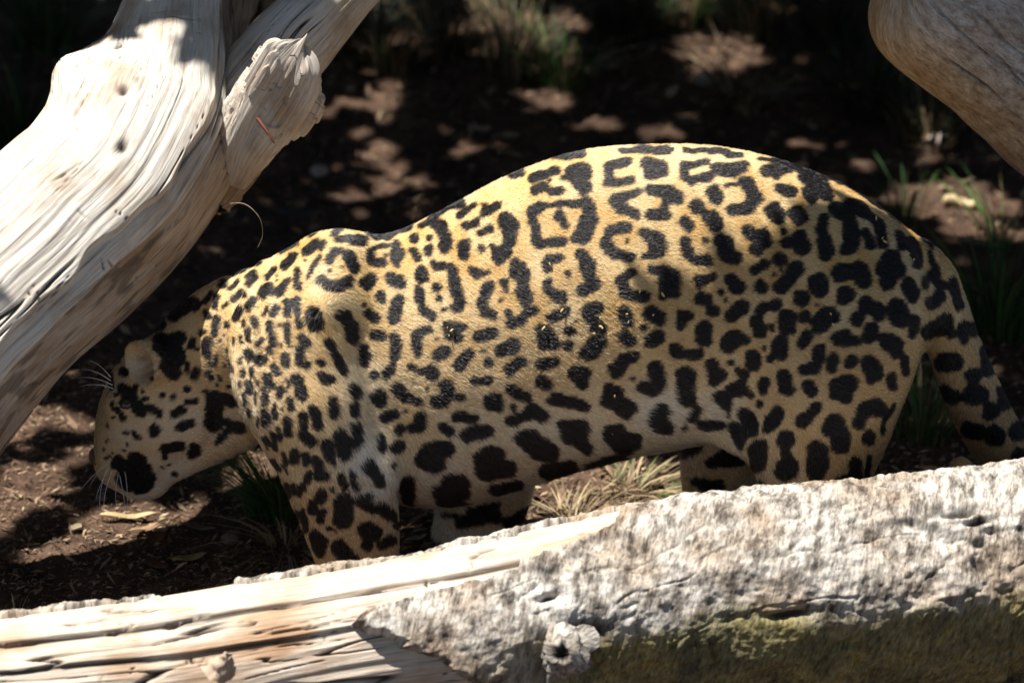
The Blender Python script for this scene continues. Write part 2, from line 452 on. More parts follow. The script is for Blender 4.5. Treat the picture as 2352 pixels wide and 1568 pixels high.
# --- the log across the front
st_front = [(-420, 1655, -0.82, 172), (-150, 1625, -0.78, 172), (150, 1592, -0.74, 174), (450, 1560, -0.69, 178), (800, 1505, -0.63, 186), (1150, 1450, -0.58, 196), (1480, 1392, -0.53, 208),
            (1800, 1362, -0.49, 220), (2100, 1342, -0.45, 230), (2400, 1310, -0.41, 238), (2750, 1280, -0.37, 244)]
def deg(t): return np.degrees(t)
def bark_mask(S, TH, U):
    t = deg(TH) + 5 * fbm(S * 9, TH * 2, 0, 3, 101) + 3 * fbm(S * 40, TH * 9, 0, 2, 102)
    uu = U + 55 * fbm(S * 4, TH * 3, 0, 3, 103) + 26 * fbm(S * 22, TH * 14, 0, 3, 104)
    xs = [-180, -90, -60, -30, -15, 0, 10, 25, 35, 42, 50, 60, 80, 83, 88, 180]
    ys = [1150, 1120, 1090, 1040, 990, 930, 870, 815, 850, 1120, 1330, 1430, 1480, 1450, -900, -900]
    ub = np.interp(t, xs, ys)
    m = np.clip((uu - ub) / 60.0, -1, 1)
    gap = (U > 395) & (U < 570)
    m = np.where((t > 80) & (uu < 1400), np.minimum(np.clip((t - 82) / 5, -1, 1), np.where(gap, -1, 1)), m)
    return m
def disp_front(S, TH, R, U):
    X = TH * R
    a, b, crack = grooves(S, X, 111)
    d = 0.0022 * a + 0.0012 * b - 0.008 * crack + 0.006 * fbm(S * 3, X * 6, 0, 3, 113)
    step = 0.010 * sstep(0.0, 0.03, TH - 0.80 - 0.05 * fbm(S * 3, 0 * S, 0, 3, 115)) + 0.008 * sstep(0.0, 0.03, TH - 0.38 - 0.08 * fbm(S * 2.5, 0 * S, 3, 3, 117))
    d = d + step - 0.012 - 0.022 * sstep(0.3, 1.0, bark_mask(S, TH, U))
    for t0, sd in ((0.80, 115), (0.38, 117)):
        line = t0 + (0.05 if sd == 115 else 0.08) * fbm(S * (3 if sd == 115 else 2.5), 0 * S, 0 if sd == 115 else 3, 3, sd)
        crack = np.maximum(crack, 0.9 * np.exp(-((TH - line) * R / 0.003) ** 2) * sstep(-0.4, 0.2, fbm(S * 7, 0 * S, 4, 2, sd + 9)))
    st = 0.9 * sstep(0.05, 0.45, fbm(S * 4, X * 9, 0, 3, 119)) * (1 - sstep(0.75, 0.9, TH))
    return d, {'crack': np.clip(crack, 0, 1), 'stain_bounce': st}
def disp_bark(S, TH, R, U):
    X = TH * R
    m = bark_mask(S, TH, U)
    h = sstep(-0.25, 0.35, m)
    rough = 0.0075 * fbm(S * 34 + X * 14, X * 16 - S * 6, 0, 4, 121) + 0.0035 * fbm(S * 70, X * 90, 0, 3, 123) + 0.012 * fbm(S * 6, X * 9, 0, 3, 125) - 0.003 * (1 - sstep(0.0, 0.06, np.abs(fbm(S * 4 + X * 3, X * 13 - S * 5, 7, 3, 126))))
    pit = sstep(0.28, 0.5, fbm(S * 9, X * 12, 3, 3, 127))
    d = -0.024 + h * (0.036 + rough - 0.012 * pit)
    # a torn hollow near the right end and dark clefts
    cl = np.zeros_like(S)
    for su, tt, ls, lt in ((2170, 0.72, 80, 0.07), (2210, 0.60, 60, 0.05), (1760, -0.14, 75, 0.06), (1240, 0.30, 30, 0.05), (1300, -0.12, 95, 0.16)):
        e = np.exp(-(((U - su) / ls) ** 2 + ((TH - tt - 0.05 * fbm(S * 14, X * 8, 1, 2, 129)) / lt) ** 2) * 1.6)
        cl = np.maximum(cl, e)
    d = d - 0.016 * cl * h
    moss = sstep(-0.02, -0.34, TH - 0.16 * fbm(S * 6, X * 7, 0, 4, 131) - 0.05) * sstep(1000, 1300, U)
    crack = np.clip(np.maximum(sstep(0.4, 0.9, cl) * 0.9, pit * 0.35 * sstep(0.1, 0.4, fbm(S * 60, X * 60, 0, 2, 133))), 0, 1)
    return d, {'crack': crack, 'moss': np.clip(moss, 0, 1), 'mask': m}
fl = empty('fallen_log', P(1176, 1450, -0.58) * np.array([1, 1, 0]))
tag(fl, 'pale half-barked log lying on the ground across the front of the cat\'s feet', 'log')
V, F, uv, at, FR = tube(st_front, 640, 330, 1.0, disp_front)
put(mesh_obj('bare_wood', V, F, M_BARE, None, True, uv, at), fl)
V, F, uv, at, _ = tube(st_front, 760, 400, 1.0, disp_bark)
mk = at.pop('mask')
F = F[(mk[F] > -0.6).any(1)]
used = np.unique(F); remap = np.full(len(V), -1); remap[used] = np.arange(len(used))
ob = mesh_obj('bark', V[used], remap[F], M_BARK, None, True, uv[used], {k: x[used] for k, x in at.items()})
ob['label'] = 'rough grey flaking bark with mossy underside'
put(ob, fl)
def knot(name, u, v, Y, path, r0, r1, mat, hollow):
    """a short broken branch stump"""
    n, m = 14, 22
    A = P(u, v, Y); B = A + np.array(path)
    ax = (B - A); L = np.linalg.norm(ax); ax /= L
    e1 = np.cross(ax, [0, 0, 1.0]); e1 /= np.linalg.norm(e1); e2 = np.cross(ax, e1)
    prof = [(t, r0 + (r1 - r0) * t ** 0.7) for t in np.linspace(0, 1, n - 4)] + [(1.04, r1 * 0.85), (1.03, r1 * 0.6), (1 - hollow * 0.5, r1 * 0.45), (1 - hollow, 0.001)]
    V = []
    for t, r in prof:
        for j in range(m):
            a = 2 * math.pi * j / m
            rr = r * (1 + 0.45 * vn(math.cos(a) * 2.2 + 3, math.sin(a) * 2.2, t * 4, 7) + 0.22 * vn(math.cos(a) * 7, math.sin(a) * 7, t * 6, 9))
            V.append(A + ax * L * (t + 0.12 * float(vn(a * 1.5, 3, 0, 5)) * t) + rr * (math.cos(a) * e1 + math.sin(a) * e2))
    uv = np.array([[t * L * 2, 0.02 * j] for t, r in prof for j in range(m)])
    z = np.zeros(len(V))
    o = mesh_obj(name, V, grid_faces(n, m, True), mat, None, True, uv, {'crack': z + np.repeat([0] * (n - 3) + [0.2, 0.9, 1], m), 'stain_bounce': z + 0.4, 'moss': z})
    put(o, fl)
knot('knot', 1300, 1498, -0.735, (-0.006, -0.028, 0.014), 0.044, 0.024, M_BARK, 0.3)
knot('knot', 505, 1545, -0.865, (0.016, -0.016, 0.040), 0.026, 0.008, M_BARE, 0.1)

# ------------------------------------------------------------------ the cat: body surface
parts_V, parts_F = [], []
nv = 0
def add_closed(V, F):
    global nv
    parts_V.append(np.asarray(V)); parts_F.extend([[i + nv for i in f] for f in F]); nv += len(V)
def loft(sec, m=28, sub=4):
    """sec: list of (centre, A, B) half-axis vectors"""
    arr = np.array([np.concatenate([c, a, b]) for c, a, b in sec])
    arr = crom(arr, (len(sec) - 1) * sub + 1)
    n = len(arr); t = np.linspace(0, 2 * math.pi, m, endpoint=False)
    C, A, B = arr[:, :3], arr[:, 3:6], arr[:, 6:9]
    V = C[:, None] + np.cos(t)[None, :, None] * A[:, None] + np.sin(t)[None, :, None] * B[:, None]
    V = V.reshape(-1, 3).tolist(); F = grid_faces(n, m, True).tolist()
    V.append(C[0] - (C[1] - C[0]) * 0.5); V.append(C[-1] + (C[-1] - C[-2]) * 0.5)
    a, b = n * m, n * m + 1
    for j in range(m):
        F.append([(j + 1) % m, j, a]); F.append([(n - 1) * m + j, (n - 1) * m + (j + 1) % m, b])
    add_closed(V, F)

def torso():
    top = [(560, 618), (640, 572), (720, 532), (790, 530), (870, 545), (950, 512), (1050, 458), (1200, 379), (1350, 338), (1500, 328), (1650, 333), (1800, 364), (1950, 422), (2050, 486), (2120, 552), (2165, 610)]
    bot = [(560, 960), (640, 1010), (720, 1070), (800, 1120), (930, 1165), (1000, 1170), (1100, 1152), (1240, 1108), (1300, 1085), (1450, 1047), (1540, 1030), (1650, 1010), (1800, 990), (1950, 950), (2050, 880), (2120, 800), (2165, 760)]
    wid = [(560, 95), (640, 118), (790, 146), (950, 168), (1100, 183), (1300, 196), (1500, 200), (1650, 188), (1800, 172), (1950, 158), (2050, 136), (2120, 104), (2165, 70)]
    us = np.linspace(560, 2165, 60)
    T = np.interp(us, *zip(*top)); B = np.interp(us, *zip(*bot)); W = np.interp(us, *zip(*wid)) / 1000
    k = np.ones(5) / 5
    for arr in (T, B, W): arr[2:-2] = np.convolve(arr, k, 'valid')
    m = 44; V = []; t = np.linspace(0, 2 * math.pi, m, endpoint=False)
    for u, vt, vb, b in zip(us, T, B, W):
        E = (vb - vt) / 2 * MPP
        a = math.sqrt(max(E * E - (b * math.sin(PITCH)) ** 2, 1e-5)) / math.cos(PITCH)
        c = P(u, (vt + vb) / 2, 0.0)
        ct = np.cos(t); sn = np.sin(t)
        wf = 1 - 0.16 * ct - 0.07 * np.cos(2 * t)
        for q in range(m):
            V.append(c + np.array([0, b * sn[q] * wf[q], a * ct[q]]))
    n = len(us); F = grid_faces(n, m, True).tolist()
    V.append(P(548, (T[0] + B[0]) / 2, 0)); V.append(P(2182, (T[-1] + B[-1]) / 2, 0))
    for j in range(m):
        F.append([(j + 1) % m, j, n * m]); F.append([(n - 1) * m + j, (n - 1) * m + (j + 1) % m, n * m + 1])
    add_closed(V, F)
torso()
def limb(st, m=28):
    loft([(P(u, v, Y), np.array([rx * MPP, 0, 0]), np.array([0, ry / 1000, 0])) for u, v, Y, rx, ry in st], m)
def ball(u, v, Y, rx, ry, rz, m=18):
    c = P(u, v, Y)
    sec = [(c + np.array([0, 0, rz * math.sin(a)]), np.array([rx * math.cos(a), 0, 0]), np.array([0, ry * math.cos(a), 0])) for a in np.linspace(-1.45, 1.45, 8)]
    loft(sec, m, 2)
# near foreleg
limb([(765, 575, -0.05, 50, 34), (700, 680, -0.094, 142, 60), (672, 800, -0.126, 146, 84), (698, 900, -0.155, 156, 94), (738, 1000, -0.165, 152, 92), (776, 1075, -0.168, 140, 86),
      (788, 1140, -0.165, 124, 76), (806, 1215, -0.17, 110, 68), (822, 1300, -0.18, 95, 60), (826, 1345, -0.20, 98, 62), (812, 1380, -0.215, 108, 60), (808, 1396, -0.215, 96, 48)])
ball(782, 572, -0.02, 0.085, 0.050, 0.036)
# elbow point
limb([(850, 960, -0.16, 30, 30), (872, 1040, -0.185, 42, 42), (885, 1110, -0.19, 32, 34), (880, 1150, -0.18, 20, 22)], 16)
# far foreleg
limb([(1060, 950, 0.07, 120, 70), (1100, 1060, 0.10, 128, 72), (1108, 1130, 0.11, 120, 66), (1106, 1180, 0.115, 108, 62), (1098, 1215, 0.10, 112, 60), (1090, 1234, 0.09, 106, 48)])
# near hind leg
limb([(1950, 540, -0.05, 130, 60), (1935, 640, -0.085, 190, 82), (1925, 740, -0.115, 205, 94), (1905, 840, -0.135, 200, 98), (1885, 940, -0.148, 186, 95), (1874, 1030, -0.152, 162, 88),
      (1868, 1105, -0.152, 128, 76), (1895, 1190, -0.145, 98, 62), (1945, 1260, -0.14, 70, 48), (1950, 1320, -0.15, 66, 46), (1925, 1370, -0.18, 98, 52), (1915, 1392, -0.185, 90, 42)])
# far hind leg
limb([(1740, 880, 0.08, 130, 70), (1680, 1000, 0.11, 118, 70), (1655, 1080, 0.12, 98, 62), (1660, 1140, 0.12, 88, 56), (1690, 1190, 0.115, 66, 48), (1680, 1222, 0.09, 90, 48), (1675, 1234, 0.08, 84, 40)])
# skin fold from flank to knee
limb([(1520, 900, -0.10, 60, 40), (1590, 950, -0.125, 70, 36), (1660, 990, -0.135, 70, 34), (1720, 1040, -0.14, 50, 34)], 18)
# neck
def axial(st, m=30, sub=4):
    c = np.array([P(u, v, Y) for u, v, Y, r, b in st]); T = np.gradient(c, axis=0)
    sec = []
    for (u, v, Y, r, b), ci, t in zip(st, c, T):
        t = t / np.linalg.norm(t); A = np.cross(t, [0, 1.0, 0]); A /= np.linalg.norm(A)
        B = np.cross(A, t)
        sec.append((ci, A * r * MPP, B * b / 1000))
    loft(sec, m, sub)
axial([(700, 770, 0.0, 190, 110), (610, 784, 0.0, 178, 108), (530, 800, 0.0, 158, 102), (470, 830, 0.0, 138, 96), (420, 870, 0.0, 124, 92)])
# head: skull to muzzle, brow turned a little from the camera
axial([(472, 790, 0.0, 60, 50), (440, 832, 0.0, 108, 80), (392, 896, 0.0, 134, 96), (345, 962, 0.0, 126, 97), (312, 1018, 0.0, 104, 76), (288, 1062, 0.0, 84, 60), (272, 1092, 0.0, 64, 48), (264, 1110, 0.0, 34, 30)])
axial([(352, 1062, 0.0, 66, 42), (425, 1018, 0.0, 76, 58), (515, 955, 0.0, 92, 74), (600, 890, 0.0, 110, 90)])
# cheek ruff, whisker pads, chin
ball(430, 960, -0.055, 0.055, 0.045, 0.060)
ball(430, 960, 0.055, 0.055, 0.045, 0.060)
ball(262, 1048, -0.028, 0.036, 0.034, 0.036)
ball(262, 1048, 0.028, 0.036, 0.034, 0.036)
ball(330, 1105, 0.0, 0.050, 0.036, 0.036)
ball(280, 930, -0.055, 0.034, 0.030, 0.030)
# ears: thick cups
def ear(u, v, Y, nrm, r, depth):
    c = P(u, v, Y); n = np.array(nrm, float); n /= np.linalg.norm(n)
    e1 = np.cross(n, [0, 0, 1.0]); e1 /= np.linalg.norm(e1); e2 = np.cross(e1, n)
    prof = [(0.05, -depth), (0.55, -depth * 0.9), (0.9, -depth * 0.45), (1.0, 0.0), (0.92, 0.010), (0.80, 0.002), (0.55, -depth * 0.5), (0.05, -depth * 0.68)]
    m = 24; V = []
    for pr, pz in prof:
        for j in range(m):
            a = 2 * math.pi * j / m
            V.append(c + n * pz + r * pr * (1.12 * math.cos(a) * e1 + 0.92 * math.sin(a) * e2))
    F = grid_faces(len(prof), m, True).tolist()
    F.append(list(range(m))[::-1]); F.append([(len(prof) - 1) * m + j for j in range(m)])
    add_closed(V, F)
ear(322, 838, -0.090, (-0.72, -0.62, 0.05), 0.047, 0.050)
ear(330, 800, 0.085, (-0.6, 0.35, 0.35), 0.043, 0.042)
# tail, hanging and curling back behind the log
tail_pts = [(2080, 585, 0.0, 62), (2135, 655, 0.0, 70), (2172, 745, 0.0, 66), (2212, 850, 0.0, 66), (2256, 950, 0.01, 68), (2302, 1030, 0.03, 64), (2352, 1105, 0.06, 60), (2375, 1155, 0.12, 54), (2330, 1175, 0.20, 46), (2262, 1150, 0.25, 40), (2214, 1090, 0.26, 34), (2196, 1056, 0.26, 20)]
c = np.array([P(u, v, Y) for u, v, Y, r in tail_pts]); Tn = np.gradient(c, axis=0); sec = []
for (u, v, Y, r), ci, t in zip(tail_pts, c, Tn):
    t = t / np.linalg.norm(t); A = np.cross(t, [0.15, 1.0, 0]); A /= np.linalg.norm(A); B = np.cross(A, t)
    sec.append((ci, A * r * MPP, B * r * MPP))
loft(sec, 24, 4)

raw = mesh_obj('body', np.vstack(parts_V), parts_F)
md = raw.modifiers.new('r', 'REMESH'); md.mode = 'VOXEL'; md.voxel_size = 0.0062
md = raw.modifiers.new('s', 'SMOOTH'); md.factor = 0.5; md.iterations = 10
dg = bpy.context.evaluated_depsgraph_get()
bm_me = bpy.data.meshes.new_from_object(raw.evaluated_get(dg))
bpy.data.objects.remove(raw)
nV = len(bm_me.vertices)
BV = np.zeros(nV * 3); bm_me.vertices.foreach_get('co', BV); BV = BV.reshape(-1, 3)
BN = np.zeros(nV * 3); bm_me.vertices.foreach_get('normal', BN); BN = BN.reshape(-1, 3)
du, dv, dt = unP(BV)
EDG = np.zeros(len(bm_me.edges) * 2, np.int32); bm_me.edges.foreach_get('vertices', EDG); EDG = EDG.reshape(-1, 2)
deg_ = np.bincount(EDG.ravel(), minlength=nV).astype(float)
wsm = sstep(560, 640, du) * (1 - sstep(2080, 2140, du)) * sstep(1120, 1060, dv)
wsm *= 1 - 0.75 * np.exp(-((du - 780) / 60) ** 2 - ((dv - 545) / 40) ** 2)
wsm = 0.12 + 0.88 * wsm
for _ in range(60):
    acc = np.stack([np.bincount(EDG[:, 0], BV[EDG[:, 1], k], nV) + np.bincount(EDG[:, 1], BV[EDG[:, 0], k], nV) for k in range(3)], -1)
    BV = BV + (acc / deg_[:, None] - BV) * (0.6 * wsm)[:, None]
bm_me.vertices.foreach_set('co', BV.ravel()); bm_me.update()
BN = np.zeros(nV * 3); bm_me.vertices.foreach_get('normal', BN); BN = BN.reshape(-1, 3)
# loose skin: low swells, neck wrinkles, knuckle of the shoulder
du, dv, dt = unP(BV)
dis = 0.004 * fbm(BV[:, 0] * 9, BV[:, 1] * 9, BV[:, 2] * 9, 3, 201)
wr = np.exp(-(((du - 575) / 60) ** 2 + ((dv - 800) / 190) ** 2))
dis += wr * 0.0045 * np.sin((du - 0.18 * (dv - 800)) / 7.5 + 2.0 * fbm(du / 60, dv / 60, 0, 2, 205))
dis += 0.010 * np.exp(-(((du - 735) / 40) ** 2 + ((dv - 705) / 45) ** 2))
dis -= 0.006 * np.exp(-(((du - 850 - (dv - 900) * 0.25) / 22) ** 2)) * np.exp(-((dv - 900) / 130) ** 2)
crs = np.abs((dv - 1118) - 0.12 * (du - 830)); dis -= 0.010 * np.exp(-(crs / 12) ** 2) * np.exp(-((du - 845) / 60) ** 2)
face = (BN @ TOCAM) > -0.3
BV = BV + BN * (dis * face)[:, None]
bm_me.vertices.foreach_set('co', BV.ravel()); bm_me.update()
tmp = np.zeros(nV * 3); bm_me.vertices.foreach_get('normal', tmp); BN = tmp.reshape(-1, 3)
bm_me.calc_loop_triangles()
nt_ = len(bm_me.loop_triangles)
TRI = np.zeros(nt_ * 3, np.int32); bm_me.loop_triangles.foreach_get('vertices', TRI); TRI = TRI.reshape(-1, 3)
BVH = BVHTree.FromPolygons([tuple(x) for x in BV], [tuple(int(i) for i in t) for t in TRI])
def hit(u, v):
    k = MPP / DIST
    d = FWD + RGT * (u - 1176) * k + UPV * (784 - v) * k
    return BVH.ray_cast(Vector(CAM), Vector(d).normalized())

# ------------------------------------------------------------------ the cat: coat marks
# strokes (x1 y1 x2 y2 radius) read off the coat, the dark forehead ones mostly painted shadow, sheet by sheet: (origin x, origin y, scale, text)
SHEETS = []
SHEETS += [(500, 500, 3.136, """
940 215 1000 205 18; 1040 260 1090 215 25; 1090 215 1160 210 22; 1200 205 1250 215 8; 1080 310 1160 305 28; 1190 320 1280 325 35; 1310 250 1390 285 28; 850 270 900 240 20; 620 420 760 350 10; 250 580 480 500 12
; 820 410 900 340 32; 940 370 975 345 22; 650 520 715 450 32; 930 430 880 530 18; 880 530 845 610 14; 820 480 12; 755 560 765 680 28; 1010 460 1050 420 32; 1100 405 25; 1160 440 1200 540 40; 1015 540 15; 1105 512 10
; 950 630 1020 680 42; 1060 690 1150 640 46; 1000 670 1100 680 34; 220 690 300 630 18; 370 600 410 575 18; 385 660 425 610 25; 510 610 570 545 22; 260 780 310 715 25; 340 740 350 760 18; 490 740 530 680 32; 560 720 570 700 22
; 620 720 675 640 30; 590 590 8; 590 625 8; 375 850 420 790 25; 280 920 310 860 28; 500 900 520 840 18; 565 890 600 830 25; 670 880 680 790 28; 750 790 765 860 35; 190 830 210 810 16; 210 960 215 980 22; 340 940 345 970 14
; 415 930 430 960 28; 770 930 780 980 25; 900 900 915 970 60; 1130 900 1170 980 50; 1170 980 1190 1080 52; 540 970 560 1080 25; 560 1080 570 1140 22; 670 970 690 1060 28; 440 850 8; 380 1010 385 1090 25; 610 975 14; 325 1060 315 1120 14
; 265 1080 260 1120 12; 200 1060 14; 460 1130 480 1110 25; 200 1170 20; 630 1120 640 1150 16; 690 1100 700 1150 16; 370 1190 390 1240 28; 540 1180 545 1200 20; 800 1080 830 1130 35; 780 1180 780 1260 36; 800 1280 840 1300 28
; 1000 1120 1060 1200 32; 1080 1220 1120 1340 32; 930 1270 960 1280 25; 460 1260 490 1260 38; 580 1310 610 1350 28; 660 1230 670 1290 28; 320 1250 320 1280 14; 330 1350 25; 400 1330 405 1390 16; 365 1430 370 1490 25; 530 1390 545 1450 35
; 960 1390 1000 1410 42; 690 1420 690 1470 14; 620 1480 640 1500 28; 1200 1460 1210 1520 32; 440 1430 445 1480 10; 300 1420 310 1450 12
; 20 800 90 740 20; 130 770 120 830 22; 40 890 45 910 30; 130 920 110 1050 28; 15 1040 25; 50 1110 45 1210 35; 120 1220 120 1290 16; 180 650 165 680 25; 150 1100 14; 75 1290 18; 60 1360 80 1390 25; 150 1370 175 1400 12; 190 1290 14; 230 1250 250 1330 14; 140 1445 16; 230 1450 18; 40 1500 22
"""),
(900, 500, 3.136, """
180 290 400 210 18; 560 110 800 20 22; 110 370 200 350 20; 80 400 70 460 28; 90 480 180 500 28; 270 350 310 430 34; 260 430 270 490 30; 190 440 14; 470 200 540 160 18; 560 160 640 190 33; 640 200 680 330 40; 650 370 34; 430 290 30; 550 290 24; 420 400 440 460 33; 540 380 540 430 27
; 45 650 90 620 40; 220 590 330 600 18; 250 630 310 650 42; 150 740 160 780 28; 15 820 20; 480 570 490 620 36; 590 510 690 520 30; 720 550 740 700 38; 750 720 790 800 38; 740 850 780 840 34; 460 720 470 790 34; 490 870 560 910 34; 600 685 28; 620 765 22; 660 870 18
; 780 110 890 40 22; 970 40 20; 970 110 1080 50 28; 820 190 910 170 28; 940 260 1030 220 24; 1140 160 1180 200 46; 1160 200 1180 320 44; 810 350 810 430 38; 940 380 24; 1030 360 24; 1090 430 1130 410 46; 1080 480 25; 880 540 920 570 30; 900 600 16; 960 570 1000 555 17
; 1230 520 1270 580 52; 1200 580 32; 980 700 1010 670 34; 970 740 26; 960 800 960 860 34; 980 890 1030 890 34; 1120 640 26; 1150 700 18; 1105 775 18; 1280 700 1290 770 46; 1160 880 26; 1300 880 1370 860 32; 1190 970 1260 950 40; 290 800 265 920 46; 60 890 110 930 34
; 440 1050 540 1020 28; 440 1080 460 1190 34; 670 990 800 990 28; 700 1060 760 1080 36; 600 1100 14; 120 1060 160 1070 36; 270 1080 290 1130 38; 280 1160 280 1220 34; 30 1150 30 1260 32; 920 1070 1040 1040 36; 600 1220 660 1190 38; 1110 1180 1195 1140 46
; 945 1185 975 1183 14; 250 1310 210 1360 33; 100 1360 36; 390 1310 450 1330 30; 530 1340 570 1360 46; 770 1300 840 1210 38; 995 1280 36; 1170 1340 1250 1270 37; 890 1410 1000 1410 32; 300 1470 340 1520 36; 530 1480 18; 410 1435 10; 680 1450 690 1480 40; 1430 1040 1450 1120 44; 1490 1110 1500 1130 42; 150 1520 38
"""),
(500, 900, 3.136, """
760 140 790 280 42; 1190 220 1210 270 37; 370 200 375 240 28; 440 170 440 200 12; 500 250 510 330 28; 630 230 620 290 22; 1040 320 1040 420 38; 1200 360 1210 410 36; 1380 280 1410 320 42; 420 260 425 330 10; 335 260 345 350 16; 590 360 580 450 20; 650 380 12; 700 320 715 380 22
; 880 390 920 510 38; 800 440 810 560 30; 800 580 880 640 38; 690 470 690 570 32; 510 430 520 500 32; 385 390 395 440 14; 450 450 455 520 8; 1090 570 1130 720 46; 1220 520 1230 620 38; 1150 620 1200 640 34; 610 550 625 620 20; 570 590 590 690 20; 510 610 545 670 18; 480 600 530 710 8
; 1000 660 1020 740 44; 1040 740 1055 800 18; 740 720 740 790 32; 820 740 830 790 30; 650 720 690 820 18; 570 780 615 850 20; 650 820 680 880 12; 910 790 930 900 40; 980 900 920 910 30; 840 880 840 930 25; 680 970 700 1050 25; 735 970 745 1040 18; 780 990 785 1050 18; 805 960 820 1010 14
; 580 860 640 1030 14; 1310 820 1380 900 42; 1380 900 1400 950 38; 1090 900 1140 1000 25; 1180 880 1220 1000 28; 1300 1050 1340 1060 18; 1040 1005 18; 960 1040 940 1080 36; 890 1110 890 1180 34; 950 1200 950 1250 34; 1120 1110 1120 1250 72; 1250 1100 1380 1160 44; 1430 1150 1480 1200 50
; 1020 1320 18; 1045 1335 14; 1300 1340 1360 1360 60; 1310 1440 1320 1440 42; 1500 1410 1440 1450 36; 1540 1290 30; 760 1190 760 1250 24; 810 1180 825 1330 22; 900 1370 960 1430 38; 900 1400 940 1500 38; 1090 1470 1180 1560 62; 1400 600 1430 660 24
"""),
(900, 850, 3.136, """
290 370 340 430 34; 400 450 460 480 27; 680 360 690 390 40; 720 430 780 440 32; 590 490 650 470 40; 1190 390 1230 420 43; 1260 440 1300 440 28; 1430 330 48; 1480 350 28; 1410 190 1520 180 37; 1000 460 1060 460 36; 1010 500 1060 520 42; 760 600 890 610 33; 180 600 260 580 34; 350 550 18
; 450 610 490 620 30; 400 690 460 680 34; 300 710 36; 640 680 700 720 34; 830 740 980 710 43; 1160 620 1290 590 34; 1340 530 1420 590 42; 1190 525 22; 540 860 680 850 48; 500 940 600 960 58; 960 920 1060 900 66; 960 1000 1160 1000 60; 1000 1040 56; 1250 760 1360 750 46; 1330 820 1400 870 56; 1440 880 1500 880 38
; 1500 460 1568 460 34; 700 1110 780 1110 52; 620 1180 740 1180 50; 620 1250 740 1240 42; 800 1190 38; 1040 1170 1220 1130 34; 370 1120 370 1220 48; 290 840 46; 270 980 20; 860 1330 1060 1290 27; 640 1360 740 1365 16; 780 1420 1060 1390 40; 1170 1430 1320 1350 42; 700 1290 860 1275 12; 150 780 180 860 20
"""),
(1200, 340, 3.136, """
360 200 560 140 20; 560 150 790 150 26; 850 95 1020 85 18; 1100 120 1450 105 24; 240 310 330 280 22; 420 320 600 270 30; 720 270 830 270 42; 760 330 820 400 50; 430 430 500 400 34; 560 430 630 425 28; 400 340 18; 560 350 12; 655 325 16; 400 590 470 560 34; 620 530 800 520 30; 500 545 620 530 16
; 840 540 870 660 44; 830 680 800 780 56; 740 800 28; 420 700 430 800 36; 470 840 640 820 34; 400 600 410 690 18; 620 630 34; 660 690 30; 1000 230 1160 205 24; 1000 250 1000 310 30; 1000 370 1190 340 28; 1290 220 1420 230 38; 1320 290 1420 270 43; 1060 490 1240 440 28; 1060 520 1110 570 46; 1180 590 1220 610 34
; 1020 740 1150 720 34; 980 840 1010 880 34; 1000 780 980 840 24; 1060 930 1180 940 34; 1150 820 18; 1270 760 1330 790 34; 1380 820 1400 880 56; 1310 940 1400 920 28; 540 970 640 940 27; 520 1020 34; 790 930 850 1000 43; 840 1040 880 1160 47; 800 1210 860 1190 40; 530 1140 540 1190 34; 600 1250 650 1270 38
; 690 1070 18; 700 1100 12; 1110 1120 1190 1060 30; 1110 1160 42; 1120 1240 1290 1250 34; 560 1420 670 1380 35; 830 1360 930 1350 40; 860 1420 900 1470 42; 900 1500 940 1520 43; 750 1440 14; 700 1530 38; 1120 1380 1150 1440 43; 1340 1380 1400 1430 48; 1280 1500 20; 480 1520 520 1540 34
"""),
(1600, 340, 3.136, """
20 110 230 112 18; 340 112 780 140 20; 780 115 1000 150 16; 940 180 1060 190 12; 1060 195 1560 350 20; 330 230 520 205 24; 340 270 350 310 30; 400 350 540 320 30; 600 250 820 240 34; 640 290 720 290 27; 90 420 240 430 36; 200 460 290 480 42; 190 540 30; 90 620 190 620 37; 180 650 26; 580 440 600 480 47
; 680 390 740 380 15; 800 350 860 360 33; 860 400 900 480 47; 880 520 34; 720 580 850 570 36; 440 540 460 570 43; 560 640 590 680 56; 350 680 380 710 43; 980 270 1160 260 32; 1060 310 26; 1080 410 1180 440 32; 1280 320 1420 400 40; 1420 420 1460 460 47; 1290 440 1340 500 34; 1040 580 1080 620 56; 1220 590 1260 640 47
; 830 740 900 780 38; 960 770 990 830 40; 910 880 46; 520 810 22; 340 830 370 900 34; 370 940 400 960 34; 470 980 530 975 33; 620 810 690 840 37; 680 920 740 950 48; 640 860 660 900 28; 90 1050 200 1050 32; 200 1080 270 1120 46; 200 1170 260 1200 56; 170 1260 30; 460 1130 570 1095 30; 460 1160 24; 720 1130 770 1190 46
; 900 1050 980 1000 34; 1100 960 48; 1120 740 22; 1240 800 1270 870 56; 1150 830 36; 1430 650 1420 740 34; 1440 820 1455 920 52; 950 1170 950 1190 44; 1100 1190 1160 1130 46; 1220 1050 56; 1060 1085 14; 1110 1050 12; 1390 1150 1400 1190 66; 1255 1260 1255 1290 43; 1380 1325 14; 470 1270 510 1280 43; 575 1370 43
; 630 1220 22; 670 1285 18; 720 1410 800 1350 48; 940 1370 960 1340 36; 1050 1330 44; 1150 1440 1155 1480 53; 900 1450 930 1530 34; 1290 1420 30; 1030 1490 18; 1410 1470 1480 1390 53; 310 1400 390 1400 34; 310 1480 340 1440 33; 500 1510 53; 30 1500 16; 1530 580 38; 1540 1090 38
"""),
